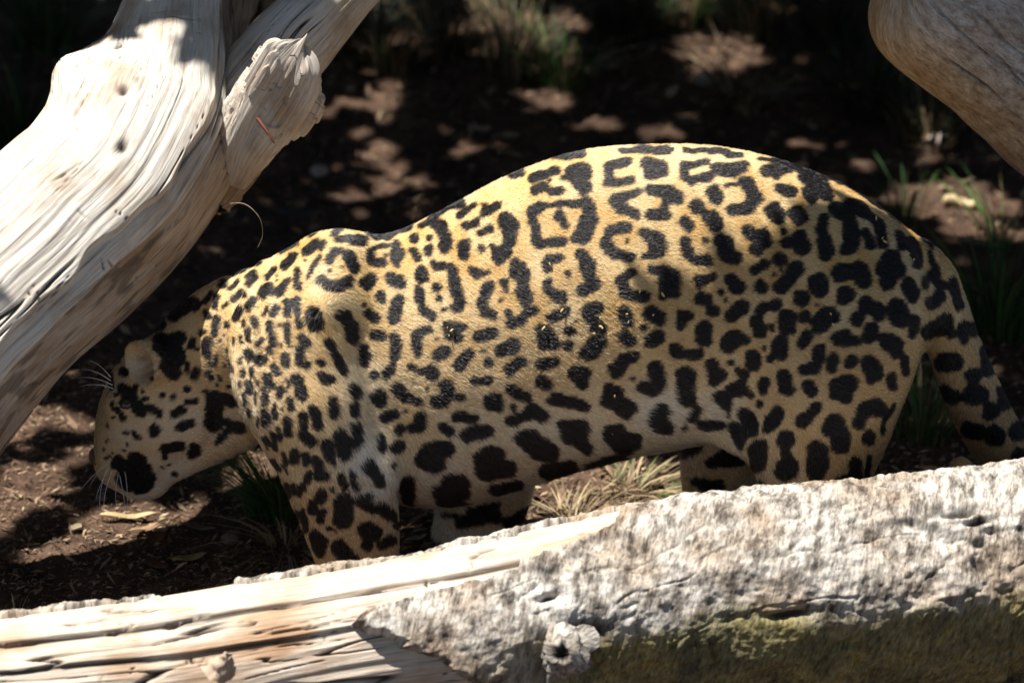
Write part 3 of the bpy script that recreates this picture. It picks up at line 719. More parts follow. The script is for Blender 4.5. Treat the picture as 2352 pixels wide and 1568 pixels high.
(1350, 800, 3.136, """
205 205 38; 350 260 430 230 47; 400 170 490 180 30; 650 120 700 150 41; 860 170 930 130 46; 810 55 22; 1290 80 1290 150 53; 1060 230 1090 260 43; 1160 270 1240 270 34; 1470 170 1540 130 43; 590 370 640 330 46; 650 290 740 290 36; 600 400 38; 900 370 920 420 50; 920 480 52; 800 530 880 540 38; 720 450 16
; 270 420 340 420 46; 310 490 340 500 34; 1140 440 1140 600 64; 1340 350 1360 460 43; 1420 420 34; 100 610 250 640 30; 250 660 350 680 34; 540 550 590 560 46; 540 640 690 690 52; 650 720 46; 940 720 900 790 56; 930 830 980 840 50; 20 750 34; 190 830 340 840 38; 220 900 320 920 52; 300 970 370 1000 38
; 540 850 620 860 38; 560 920 720 940 56; 600 1000 680 1000 34; 1400 600 1440 640 46; 1450 680 1470 750 12; 1180 760 1220 700 33; 1130 830 18; 1260 810 1400 830 32; 20 960 90 1030 47; 1010 1030 1220 990 44; 1080 1080 34; 40 1170 240 1150 44; 60 1220 38; 390 1150 640 1100 40; 400 1190 580 1160 34; 820 1080 26
; 1520 840 1568 900 43; 1330 1120 1540 1080 34; 1480 1060 46; 1220 1270 1400 1290 34; 1270 1310 1340 1330 30; 1100 1320 1140 1360 34; 1150 1410 1250 1440 34; 1500 540 1568 530 46
"""),
(1800, 750, 3.136, """
290 170 300 250 40; 525 140 525 200 48; 660 130 660 150 27; 400 205 20; 345 375 18; 380 465 29; 80 330 120 310 46; 60 370 36; 200 310 28; 250 440 255 500 46; 465 330 470 410 53; 790 190 840 120 56; 880 120 33; 640 330 680 280 40; 780 390 770 460 40; 660 540 740 520 44; 930 310 980 300 53; 1050 320 40
; 1080 130 1060 160 38; 1140 50 43; 1230 60 1240 110 42; 1160 280 1190 220 40; 1390 80 1400 140 62; 890 460 880 530 37; 1030 460 1010 490 36; 1300 320 53; 1370 340 1370 400 47; 1170 500 1200 580 66; 1440 460 1460 560 29; 1350 600 1350 680 33; 70 480 22; 130 540 190 590 27; 130 680 43; 230 740 28; 350 640 345 700 37
; 500 590 515 700 46; 690 690 700 690 53; 910 680 1020 640 56; 980 750 56; 880 740 34; 310 810 27; 640 950 760 830 40; 1130 860 1230 830 52; 1090 950 47; 1250 870 38; 220 920 240 1000 47; 170 880 38; 390 980 460 890 40; 360 1020 25; 100 1000 160 1120 29; 900 960 70; 940 1060 940 1120 70; 840 1020 38; 1165 1060 1160 1090 33
; 520 1090 62; 530 1300 520 1340 70; 520 1200 36; 305 1160 305 1260 66; 760 1180 750 1340 70; 800 1290 48; 1060 1280 1070 1400 46; 960 1440 58; 600 1510 56; 1170 1220 1165 1380 16; 330 1430 360 1500 25; 1360 820 1260 1020 18; 20 1220 150 1230 46; 1510 140 1500 270 28
"""),
(1700, 400, 1.844, """
1130 550 1125 590 11; 1160 660 1190 630 26; 1150 790 1220 760 33; 1230 740 26; 1250 800 24; 1310 760 1310 830 20; 1350 760 1355 800 18; 1220 580 13; 1160 530 1190 570 18; 1260 570 1280 670 20; 1210 930 1260 930 38; 1350 990 32; 1410 880 1420 960 28; 1220 1070 1260 1090 30; 1340 1080 1385 1080 36; 1430 1160 37; 1490 1060 1490 1130 23; 1450 1270 45; 1330 1240 1370 1250 33; 1560 1250 38; 1560 1360 28; 1090 730 1080 780 14
; 790 200 840 230 28; 920 310 930 380 21; 850 330 870 390 20; 880 260 910 290 16; 1010 340 1020 400 16; 1080 400 1090 480 20; 1050 370 1070 430 18; 970 450 940 500 34; 1010 510 22; 960 560 28; 1045 585 1070 620 23; 1150 430 1180 520 12; 720 80 880 185 12; 880 185 1050 290 16; 1080 310 1160 390 13; 720 230 770 260 28; 780 300 785 400 30; 750 420 18
"""),
(1700, 325, 1.6953, """
680 610 690 600 30; 760 590 780 640 32; 720 600 26; 700 705 36; 510 710 24; 525 790 17; 890 540 24; 860 590 22; 925 600 22; 875 650 26; 970 660 980 690 26; 910 750 930 780 30; 785 730 20; 835 760 20; 750 800 22; 805 860 26; 885 570 900 580 26
"""),
(150, 700, 2.091, """
540 330 600 400 56; 560 440 590 490 34; 620 300 38; 420 260 520 220 38; 600 180 700 120 30; 690 310 680 350 16; 760 330 765 390 23; 715 360 12; 655 430 660 480 14; 705 480 700 510 18; 775 490 18; 330 480 22; 390 560 14; 430 580 12; 350 590 420 680 33; 330 570 340 620 26; 300 680 330 720 18; 530 598 15; 590 608 14; 660 570 18; 665 640 710 640 15; 760 580 10; 475 670 520 700 21; 600 700 640 680 23; 620 770 690 740 20; 490 790 28; 810 630 800 740 48; 860 620 900 640 26; 540 880 640 870 18
; 400 960 430 1050 62; 300 960 36; 350 1040 54; 550 915 15; 595 1008 15; 710 890 32; 690 910 23; 530 975 8; 570 960 8; 880 740 940 770 26; 820 840 880 780 18; 380 790 410 820 13; 330 790 350 800 9; 450 620 15; 280 600 11; 300 640 9; 280 720 9; 350 860 9; 360 910 8; 330 900 8; 230 930 270 910 7; 255 500 265 560 16; 300 430 12; 480 520 10; 270 640 275 680 8; 250 760 8; 240 850 8; 225 880 6
""")]
caps = []
for ox, oy, sc, txt in SHEETS:
    for item in txt.replace('\n', ' ').split(';'):
        q = [float(x) for x in item.split()]
        if len(q) == 3: q = [q[0], q[1], q[0], q[1], q[2]]
        if len(q) != 5: continue
        k = 1.0 / 1.08843
        caps.append([(ox + q[0] / sc) * k, (oy + q[1] / sc) * k, (ox + q[2] / sc) * k, (oy + q[3] / sc) * k, q[4] / sc * k])
caps = np.array(caps)
cap_depth = []
for c in caps:
    h = hit((c[0] + c[2]) / 2, (c[1] + c[3]) / 2)
    cap_depth.append((np.array(h[0]) - CAM) @ FWD if h[0] is not None else DIST)
cap_depth = np.array(cap_depth)
# marks on the far side and the undersides: scattered spots in the round
backv = np.where((BN @ TOCAM) < -0.05)[0]
pick = rng.permutation(backv)[:6000]; far_c = []
for i in pick:
    p = BV[i]
    if all(np.sum((p - q) ** 2) > 0.050 ** 2 for q in far_c): far_c.append(p)
far_c = np.array(far_c); far_r = rng.uniform(0.012, 0.021, len(far_c))

def marks(p, n):
    """0..1 blackness of the coat at surface points"""
    u, v, t = unP(p)
    wx = 2.6 * vn(p[:, 0] * 55 + p[:, 2] * 45, p[:, 1] * 70, p[:, 2] * 55 - p[:, 0] * 45, 301) + 0.8 * vn(p[:, 0] * 150 + p[:, 2] * 120, p[:, 1] * 190, p[:, 2] * 150 - p[:, 0] * 120, 305)
    wy = 2.6 * vn(p[:, 0] * 55 + p[:, 2] * 45, p[:, 1] * 70, p[:, 2] * 55 - p[:, 0] * 45, 302) + 0.8 * vn(p[:, 0] * 150 + p[:, 2] * 120, p[:, 1] * 190, p[:, 2] * 150 - p[:, 0] * 120, 306)
    ru_, rv_ = u * 0.8 + v * 0.6, v * 0.8 - u * 0.6
    u = u + wx + 3.6 * vn(ru_ / 30, rv_ / 30, 0, 351); v = v + wy + 4.2 * vn(ru_ / 30, rv_ / 30, 5, 352)
    best = np.full(len(p), 50.0); soft = np.full(len(p), 1e-9); kk = 0.30       # neighbouring strokes melt together
    fr = (n @ TOCAM) > -0.12
    order = np.argsort(u); us = u[order]
    for c, dpt in zip(caps, cap_depth):
        x0, y0, x1, y1, r = c
        lo = np.searchsorted(us, min(x0, x1) - r - 16); hi = np.searchsorted(us, max(x0, x1) + r + 16)
        idx = order[lo:hi]
        if not len(idx): continue
        idx = idx[(v[idx] > min(y0, y1) - r - 16) & (v[idx] < max(y0, y1) + r + 16) & (np.abs(t[idx] - dpt) < 0.11) & fr[idx]]
        if not len(idx): continue
        dx, dy = x1 - x0, y1 - y0; L2 = dx * dx + dy * dy
        h = 0 if L2 < 1e-6 else np.clip(((u[idx] - x0) * dx + (v[idx] - y0) * dy) / L2, 0, 1)
        d = np.hypot(u[idx] - x0 - h * dx, v[idx] - y0 - h * dy) - r - (min(0.34 * r, 4.6) if x0 > 860 else min(0.26 * r, 3.0))
        if x0 > 860: soft[idx] += np.exp(-kk * np.clip(d, -25, 25))
        else: best[idx] = np.minimum(best[idx], d)
    best = np.minimum(best, -np.log(soft) / kk)
    bk = np.where(~fr)[0]
    if len(bk):
        pb = p[bk] + 0.004 * np.stack([wx[bk], wy[bk], wx[bk]], -1) / 4
        bb = np.full(len(bk), 50.0)
        for cc, r in zip(far_c, far_r):
            bb = np.minimum(bb, (np.sqrt(((pb - cc) ** 2).sum(1)) - r) / MPP)
        best[bk] = bb
    return 1 - sstep(-1.6, 1.6, best)

WHITE = [(835, 1060, 62, 90, .95), (880, 1120, 50, 60, .95), (1000, 1130, 130, 100, .75), (1150, 1110, 160, 60, .6), (1400, 1040, 180, 50, .55), (1520, 950, 90, 70, .85), (1640, 950, 60, 60, .6), (390, 1110, 90, 70, .9), (320, 1140, 60, 40, .9),
         (775, 715, 50, 40, .10), (1080, 1235, 140, 28, .8), (430, 990, 120, 90, .45), (720, 640, 40, 40, .10), (316, 842, 34, 36, .6), (300, 1000, 60, 40, .35), (1250, 1000, 240, 90, .5), (1100, 1000, 120, 70, .45), (1780, 1120, 90, 60, .3), (820, 900, 60, 120, .35), (1690, 980, 20, 80, .6)]
def coat(p, n):
    u, v, t = unP(p)
    m = marks(p, n)
    wgt = np.zeros(len(p))
    for a, b, ru, rv, s in WHITE:
        wgt = np.maximum(wgt, s * np.exp(-(((u - a) / ru) ** 2 + ((v - b) / rv) ** 2)))
    wgt = np.maximum(wgt, 0.7 * sstep(0.35, 0.9, -n[:, 2]) * (v > 900))
    f = np.clip(0.5 + 1.3 * fbm(p[:, 0] * 22, p[:, 1] * 14, p[:, 2] * 14, 3, 311), 0, 1)[:, None]
    gold = np.array([0.60, 0.355, 0.120]) * (1 - f) + np.array([0.74, 0.525, 0.27]) * f
    low = sstep(560, 1000, v)[:, None]
    gold = gold * (1 - 0.55 * low) + np.array([0.60, 0.43, 0.25]) * 0.55 * low
    warm = (sstep(1750, 2000, u) * sstep(700, 900, v))[:, None]
    gold = gold * (1 - 0.5 * warm) + np.array([0.52, 0.30, 0.11]) * 0.5 * warm
    pale = np.array([0.76, 0.70, 0.60])
    col = gold * (1 - wgt[:, None]) + pale * wgt[:, None]
    eb = 0.85 * np.exp(-(((u - 352) / 22) ** 2 + ((v - 856) / 26) ** 2)) * (0.6 + 0.4 * np.sin((u * 0.5 + v) / 3.2))
    eb = np.clip(np.maximum(eb, 0.6 * np.exp(-((u - 330) / 16) ** 2 - ((v - 822) / 10) ** 2)), 0, 1)[:, None]
    col = col * (1 - eb) + np.array([0.16, 0.085, 0.035]) * eb
    blk = np.array([0.008, 0.007, 0.008])
    return col * (1 - m[:, None]) + blk * m[:, None], m, wgt

Ccol, Cm, Cw = coat(BV, BN)
at = bm_me.attributes.new('coat', 'FLOAT_COLOR', 'POINT')
at.data.foreach_set('color', np.hstack([Ccol * 0.8, np.ones((nV, 1))]).ravel())
bm_me.polygons.foreach_set('use_smooth', np.ones(len(bm_me.polygons), bool))
s = NT('cat_skin'); s.base(s.attr('coat', 'Color')); s.b.inputs['Roughness'].default_value = 0.75
bm_me.materials.clear(); bm_me.materials.append(s.m); bm_me.name = 'body'
cat = empty('jaguar', np.array([0.0, 0.0, 0.0]))
tag(cat, 'golden jaguar with black rosettes walking with its head lowered between the logs', 'big cat')
bo = bpy.data.objects.new('body', bm_me); COL.objects.link(bo); bo.parent = cat

# ------------------------------------------------------------------ the cat: fur
def fur():
    a, b, c = BV[TRI[:, 0]], BV[TRI[:, 1]], BV[TRI[:, 2]]
    fn = np.cross(b - a, c - a); ar = np.linalg.norm(fn, axis=1) / 2
    fn = fn / (2 * ar[:, None] + 1e-12)
    face = fn @ TOCAM
    ctr = (a + b + c) / 3
    u, v, t = unP(ctr)
    wgt = ar * np.where(face > -0.25, 1.0 + 0.5 * np.clip(1 - face, 0, 1), 0.18)
    wgt *= np.where(v > 1330, 0.15, 1.0)
    N = 480000
    ti = np.searchsorted(np.cumsum(wgt) / wgt.sum(), rng.random(N)); ti = np.clip(ti, 0, len(ar) - 1)
    r1 = np.sqrt(rng.random(N))[:, None]; r2 = rng.random(N)[:, None]
    p = a[ti] * (1 - r1) + b[ti] * (r1 * (1 - r2)) + c[ti] * (r1 * r2)
    n = BN[TRI[ti, 0]] * (1 - r1) + BN[TRI[ti, 1]] * (r1 * (1 - r2)) + BN[TRI[ti, 2]] * (r1 * r2)
    n /= np.linalg.norm(n, axis=1)[:, None]
    u, v, t = unP(p)
    # lie of the coat
    flow = np.tile(np.array([0.9, 0.0, -0.35]), (N, 1))
    leg = (sstep(900, 1050, v) * np.where((np.abs(u - 800) < 160) | (np.abs(u - 1890) < 190), 1, 0.5))[:, None]
    flow = flow * (1 - leg) + np.array([0.25, 0, -1.0]) * leg
    arm = np.exp(-(((u - 760) / 110) ** 2 + ((v - 900) / 170) ** 2))[:, None]
    flow = flow * (1 - arm) + np.array([0.55, 0, -0.9]) * arm
    hd = sstep(500, 420, u)[:, None]
    flow = flow * (1 - hd) + np.array([0.7, 0, 0.65]) * hd
    tl = (sstep(2110, 2150, u) * sstep(600, 700, v))[:, None]
    flow = flow * (1 - tl) + np.array([0.42, 0, -0.95]) * tl
    # whorl on the shoulder
    wd = np.stack([(u - 742), -(v - 705)], -1); rr = np.linalg.norm(wd, axis=1) + 1e-6
    ww = np.exp(-(rr / 70) ** 2)[:, None]
    flow = flow * (1 - ww) + np.stack([wd[:, 0] / rr, 0 * rr, wd[:, 1] / rr], -1) * ww
    cl2 = vn(p[:, 0] * 330, p[:, 1] * 330, p[:, 2] * 330, 340)[:, None]
    cl = np.stack([vn(p[:, 0] * 120, p[:, 1] * 120, p[:, 2] * 120, 320 + k) for k in range(3)], -1)
    flow = flow / np.linalg.norm(flow, axis=1)[:, None] + 0.42 * cl + rng.normal(0, 0.18, (N, 3))
    flow = flow - n * (flow * n).sum(1)[:, None]
    flow /= np.linalg.norm(flow, axis=1)[:, None] + 1e-9
    lift = 0.40 + 0.28 * cl2 + 0.10 * vn(p[:, 0] * 60, p[:, 1] * 60, p[:, 2] * 60, 331)[:, None] + rng.normal(0, 0.10, (N, 1))
    dirv = flow + n * np.clip(lift, 0.08, 0.9)
    dirv /= np.linalg.norm(dirv, axis=1)[:, None]
    col, m, wh = coat(p + flow * 0.0028, n)
    L = 0.0074 * np.ones(N)
    L = L * (1 - 0.35 * sstep(520, 430, u))
    L = L + 0.007 * wh * sstep(430, 560, u) + 0.004 * ww[:, 0] + 0.0035 * np.exp(-(((u - 800) / 70) ** 2 + ((v - 950) / 150) ** 2))
    L = L * rng.uniform(0.6, 1.25, N)
    br = rng.uniform(0.45, 1.5, N)[:, None] * (1 + 0.2 * cl[:, :1] + 0.32 * cl2)
    col = np.clip(col * br * 1.30, 0, 0.92)
    K = 4; ts = np.linspace(0, 1, K)
    pos = np.empty((N, K, 3))
    for k, tt in enumerate(ts):
        pos[:, k] = p - n * 0.0008 + dirv * (L * tt)[:, None] + (flow * 0.22 - n * 0.16) * (L * tt * tt)[:, None]
    rad = np.array([0.00030, 0.00029, 0.00022, 0.00007])[None, :] * rng.uniform(0.8, 1.25, (N, 1))
    hc = bpy.data.hair_curves.new('fur')
    hc.add_curves([K] * N)
    hc.attributes['position'].data.foreach_set('vector', pos.astype(np.float32).ravel())
    ra = hc.attributes.get('radius') or hc.attributes.new('radius', 'FLOAT', 'POINT')
    ra.data.foreach_set('value', rad.astype(np.float32).ravel())
    ca = hc.attributes.new('coat', 'FLOAT_COLOR', 'CURVE')
    ca.data.foreach_set('color', np.hstack([col, np.ones((N, 1))]).astype(np.float32).ravel())
    na = hc.attributes.new('skin_normal', 'FLOAT_VECTOR', 'CURVE')
    na.data.foreach_set('vector', n.astype(np.float32).ravel())
    s = NT('cat_fur')
    c = s.attr('coat', 'Color')
    s.base(c); s.l(s.attr('skin_normal', 'Vector'), s.b.inputs['Normal'])
    s.b.inputs['Roughness'].default_value = 0.55; s.b.inputs['Specular IOR Level'].default_value = 0.15
    hb = s.n('ShaderNodeBsdfHairPrincipled'); hb.parametrization = 'COLOR'
    s.l(c, hb.inputs['Color']); hb.inputs['Roughness'].default_value = 0.24; hb.inputs['Radial Roughness'].default_value = 0.5
    mx = s.n('ShaderNodeMixShader'); mx.inputs[0].default_value = 0.7
    s.l(s.b.outputs[0], mx.inputs[1]); s.l(hb.outputs[0], mx.inputs[2])
    s.l(mx.outputs[0], s.t.nodes['Material Output'].inputs[0])
    hc.materials.append(s.m)
    o = bpy.data.objects.new('fur', hc); COL.objects.link(o); o.parent = cat
    o['kind'] = 'stuff'
fur()

# ------------------------------------------------------------------ the cat: nose, eye, whiskers
M_NOSE = plain('nose_leather', (0.16, 0.075, 0.06), 0.45, 300)
M_EYE = plain('eye_dark', (0.03, 0.022, 0.012), 0.12, 50, 0.6)
M_WHISK = plain('whisker_white', (0.82, 0.80, 0.76), 0.4, 50)
def blob(name, c, rx, ry, rz, mat, parent, squash=0.0):
    bm = bmesh.new(); bmesh.ops.create_icosphere(bm, subdivisions=3, radius=1.0)
    for vtx in bm.verts:
        q = vtx.co
        k = 1 + squash * (q.z * q.z - 0.4) + 0.06 * math.sin(q.x * 5) * math.cos(q.y * 4)
        vtx.co = Vector((q.x * rx * k, q.y * ry * (1 - 0.25 * q.z), q.z * rz))
    me = bpy.data.meshes.new(name); bm.to_mesh(me); bm.free()
    for p_ in me.polygons: p_.use_smooth = True
    me.materials.append(mat)
    o = bpy.data.objects.new(name, me); COL.objects.link(o); o.location = c; o.parent = parent
    return o
nz = P(222, 1046, -0.006)
blob('nose', nz, 0.015, 0.023, 0.014, M_NOSE, cat, 0.3)
h = hit(288, 925)
if h[0] is not None:
    blob('eye', np.array(h[0]) - np.array(h[1]) * 0.006, 0.013, 0.012, 0.010, M_EYE, cat)
def whisker(p0, p1, sag, r=0.00075):
    p0, p1 = np.array(p0), np.array(p1)
    n = 8; V = []
    for i in range(n):
        t = i / (n - 1)
        c = p0 * (1 - t) + p1 * t + np.array(sag) * 4 * t * (1 - t)
        rr = r * (1 - 0.85 * t)
        for j in range(4):
            a = math.pi / 2 * j
            V.append(c + rr * np.array([math.cos(a), 0.4 * math.sin(a), math.sin(a)]))
    mesh_obj('whisker', V, grid_faces(n, 4, True), M_WHISK, cat)
for a in ((247, 1072, 232, 1180, 8), (262, 1070, 241, 1196, 10), (272, 1078, 291, 1195, -4), (276, 1072, 268, 1165, 5), (255, 1066, 220, 1150, 6), (283, 1060, 292, 1186, -6), (240, 1066, 180, 1130, 6), (250, 1060, 205, 1120, 8)):
    whisker(P(a[0], a[1], -0.05), P(a[2], a[3], -0.11), np.array([-a[4] * MPP, -0.01, 0]))
for a in ((240, 870, 186, 848), (244, 880, 178, 868), (246, 888, 182, 888), (240, 862, 205, 828)):
    whisker(P(a[0] + 14, a[1] + 4, -0.055), P(a[2], a[3], -0.085), np.array([0, 0, 0.006]))

# ------------------------------------------------------------------ grass seeds caught in the fur
M_SEED = plain('straw_husk', (0.62, 0.47, 0.20), 0.5, 200)
bm = bmesh.new(); bmesh.ops.create_icosphere(bm, subdivisions=1, radius=1.0)
for vtx in bm.verts: vtx.co = Vector((vtx.co.x * 0.0042 * (1 - 0.3 * vtx.co.z), vtx.co.y * 0.0016, vtx.co.z * 0.0018 + 0.0006 * vtx.co.x))
seed_me = bpy.data.meshes.new('grass_husk'); bm.to_mesh(seed_me); bm.free(); seed_me.materials.append(M_SEED)
for k, (u, v) in enumerate([(1265, 608), (1292, 712), (1380, 748), (1384, 752), (1398, 768), (1366, 764), (1380, 728), (1030, 752), (1040, 758), (1034, 770), (1250, 752), (1440, 720), (1510, 690), (1506, 660), (1470, 668),
                            (1522, 676), (1444, 738), (1497, 748), (1500, 722), (2008, 506), (2024, 552), (2030, 560), (2037, 548), (2066, 528), (2093, 600), (1914, 745), (1908, 722), (2080, 585), (1520, 1100), (1412, 905), (1406, 990)]):
    h = hit(u, v)
    if h[0] is None: continue
    o = bpy.data.objects.new('grass_husk', seed_me); COL.objects.link(o)
    o.location = np.array(h[0]) + np.array(h[1]) * 0.0062
    o.rotation_euler = (rng.uniform(-.4, .4), rng.uniform(0, 3), rng.uniform(0, 3)); f = rng.uniform(0.6, 1.3); o.scale = (f, f, f)
    tag(o, 'tiny yellow grass husk caught in the spotted fur of the flank', 'grass husk', 'husks caught in the fur')

# ------------------------------------------------------------------ grass
def tuft_mesh(n, h, spread, lean, cols, width=0.004, droop=0.5, seed=0):
    r = np.random.default_rng(seed); V = []; F = []; C = []
    for b in range(n):
        az = r.uniform(0, 2 * math.pi); rad = spread * math.sqrt(r.random()) * 0.5
        base = np.array([math.cos(az) * rad, math.sin(az) * rad * 0.8, -0.008])
        d = np.array([math.cos(az) * spread, math.sin(az) * spread, 0]) * r.uniform(0.3, 1.4) + np.array(lean) * r.uniform(0.4, 1.2)
        L = h * r.uniform(0.45, 1.15); wv = width * r.uniform(0.5, 1.2)
        c0 = np.array(cols[r.integers(len(cols))]) * r.uniform(0.7, 1.25)
        ax = np.cross(d + 1e-4, [0, 0, 1.0]); ax /= np.linalg.norm(ax) + 1e-9
        ax = ax * math.cos(0.7) + np.array([math.cos(az * 3), math.sin(az * 3), 0]) * 0.5
        K = 6; i0 = len(V)
        for k in range(K):
            t = k / (K - 1)
            p = base + np.array([0, 0, 1]) * L * (t - droop * 0.5 * t * t) + d * t * t * (L / max(h, 1e-6)) * 1.1
            w_ = wv * (1 - t) ** 0.7 * (0.7 + 0.6 * t)
            V += [p - ax * w_, p + ax * w_]; C += [c0 * (0.75 + 0.35 * t)] * 2
            if k: F.append([i0 + 2 * k - 2, i0 + 2 * k - 1, i0 + 2 * k + 1, i0 + 2 * k])
    return np.array(V), np.array(F), np.array(C)
GREEN = [(0.06, 0.16, 0.04), (0.10, 0.23, 0.05), (0.045, 0.11, 0.035), (0.15, 0.25, 0.07)]
DRY = [(0.38, 0.29, 0.17), (0.28, 0.21, 0.13), (0.46, 0.37, 0.22), (0.20, 0.15, 0.10)]
DARK = [(0.025, 0.055, 0.022), (0.04, 0.075, 0.03), (0.07, 0.075, 0.04)]
def tuft(name, u, v, label, group, n, h, spread, lean, cols, width, droop, seed, cat='grass'):
    p = gpoint(u, v)
    V, F, C = tuft_mesh(n, h, spread, lean, cols, width, droop, seed)
    o = mesh_obj(name, V, F, M_GRASS, None, True, None, {'tint': C * (0.6 if name == 'grass_tussock' else 1.0)})  # tussock tint dimmed to stand in for background shade
    o.location = p
    tag(o, label, cat, group)
    return o
tuft('grass_tuft', 622, 1185, 'dark green grass tuft between the muzzle and the foreleg', None, 190, 0.17, 0.09, (-0.07, -0.01, 0), GREEN, 0.0032, 0.35, 1)
tuft('dry_grass_tuft', 655, 1262, 'spreading pale straw tuft at the foot of the near foreleg', None, 70, 0.10, 0.13, (-0.01, -0.06, 0), DRY, 0.0036, 1.2, 2)
tuft('dry_grass_tuft', 1330, 1195, 'low sunlit straw clump on the ground under the belly', None, 160, 0.055, 0.13, (0.05, 0.0, 0), DRY, 0.003, 1.0, 3)
tuft('dry_grass_tuft', 1470, 1135, 'coarse straw clump beside the far hind leg', None, 120, 0.075, 0.12, (0.10, -0.02, 0), DRY + [(0.12, 0.17, 0.06)], 0.004, 0.9, 4)
tuft('dry_grass_tuft', 1180, 1205, 'thin straw wisps beside the far forepaw', None, 50, 0.05, 0.09, (0.04, 0, 0), DRY, 0.0028, 1.0, 5)
tuft('grass_tuft', 2120, 1010, 'tall dark green grass growing between thigh and hanging tail', None, 110, 0.20, 0.10, (0.02, 0.0, 0), GREEN + DRY[:2], 0.0032, 0.5, 6)
tuft('grass_tuft', 2300, 760, 'dense dark green grass growing behind the tail', None, 170, 0.26, 0.14, (0.02, 0, 0), GREEN + DARK, 0.0034, 0.4, 7)
tuft('grass_tuft', 2290, 560, 'short green grass blades beside the fallen bone-pale stick', None, 40, 0.15, 0.10, (-0.03, 0, 0), GREEN + DRY[:1], 0.003, 0.35, 8)
tuft('grass_tuft', 2080, 500, 'thin grass sprig standing right behind the arched rump', None, 40, 0.13, 0.08, (0.0, 0, 0), GREEN + DARK, 0.003, 0.4, 9)
tuft('grass_tuft', 40, 1425, 'tiny pale sprig standing behind the bare end of the log', None, 9, 0.06, 0.02, (0.0, 0, 0), [(0.5, 0.5, 0.3)], 0.0025, 0.2, 10)
k = 20
for u, v, h_, cols, lab in ((880, 160, .22, DRY + DARK, 'grey dry grass tussock in the shade beside the trunk fork'), (1010, 130, .26, DRY + DARK + DARK, 'dry drooping tussock in the shaded background, next to the fork'),
                           (1180, 170, .28, DRY + DARK, 'large straw tussock in the dark background above the arched back'), (1290, 190, .20, DRY[:2] + GREEN, 'half green tussock beside a sunlit soil patch'),
                           (1430, 90, .26, DARK, 'dark green clump in deep shade behind the cat'), (1560, 60, .22, DRY + GREEN, 'yellowish green weed clump at the back of the clearing'),
                           (1740, 80, .24, DARK + DRY[:1], 'dark weed clump beside a bright soil patch'), (1900, 120, .30, DARK, 'tall dark shrubby grass left of the smooth trunk'),
                           (1990, 260, .28, DARK, 'dark grass in shade under the end of the smooth trunk'), (2130, 330, .22, DARK + DRY[:1], 'dark grass below the smooth trunk'),
                           (760, 120, .24, DARK, 'dark grass right behind the fork of the grey trunk'), (60, 330, .24, GREEN + DARK, 'broad green blades behind the grey trunk at its upper edge'), (110, 110, .22, DARK + GREEN, 'dark leafy clump in the shade beyond the grey trunk'), (1700, 240, .12, DRY, 'low dry tuft in front of the bright soil patch')):
    tuft('grass_tussock', u, v, lab, 'grass clumps in the shaded background', 130, h_, 0.15, (0, 0, 0), cols, 0.0045, 0.55, k); k += 1

# ------------------------------------------------------------------ litter, leaves, stick, pebbles
def chips(n, bounds, size, cols, seed, lift=0.002):
    r = np.random.default_rng(seed)
    x = r.uniform(bounds[0], bounds[1], n); y = r.uniform(bounds[2], bounds[3], n)
    z = ground_z(x, y) + fbm(x * 40, y * 40, 0, 3, 5) * 0.0065
    a = r.uniform(0, math.pi, n); L = size * r.lognormal(0, 0.5, n); W = L * r.uniform(0.10, 0.4, n)
    tx = r.normal(0, 0.28, n); tw = r.normal(0, 0.35, n)
    e1 = np.stack([np.cos(a), np.sin(a), tx], -1) * L[:, None]; e2 = np.stack([-np.sin(a), np.cos(a), tw], -1) * W[:, None]
    c = np.stack([x, y, z + lift + np.abs(tx) * L * 0.5], -1)
    V = np.stack([c - e1, c - e2 * r.uniform(.4, 1, (n, 1)) + e1 * .2, c + e1 * r.uniform(.7, 1.1, (n, 1)), c + e2 - e1 * .15 + np.array([0, 0, .002])], 1).reshape(-1, 3)
    F = np.arange(4 * n).reshape(n, 4)
    ci = np.array(cols)[r.integers(len(cols), size=n)] * r.uniform(0.6, 1.3, (n, 1))
    return V, F, np.repeat(ci, 4, 0)
LIT = [(0.30, 0.20, 0.13), (0.20, 0.13, 0.085), (0.34, 0.24, 0.15), (0.12, 0.075, 0.05), (0.22, 0.14, 0.09), (0.15, 0.09, 0.06), (0.40, 0.31, 0.20)]
for nm, b, n, sz, sd in (('leaf_litter', (-1.25, -0.2, -0.4, 0.85), 20000, 0.0048, 51), ('wood_chips', (-0.2, 0.75, -0.1, 0.75), 9000, 0.0075, 52), ('leaf_litter', (-1.6, 1.6, 0.7, 3.0), 16000, 0.0085, 53), ('straw_litter', (0.75, 1.4, -0.2, 1.2), 5000, 0.008, 54)):
    V, F, C = chips(n, b, sz, LIT, sd)
    o = mesh_obj(nm, V, F, M_LITTER, None, False, None, {'tint': C})
    tag(o, {51: 'brown crumbled leaf litter around the muzzle', 52: 'pale wood chips and straw bits under the belly', 53: 'shaded crumbled litter over the background soil', 54: 'straw bits on the soil behind the tail'}[sd], 'litter', None, 'stuff')
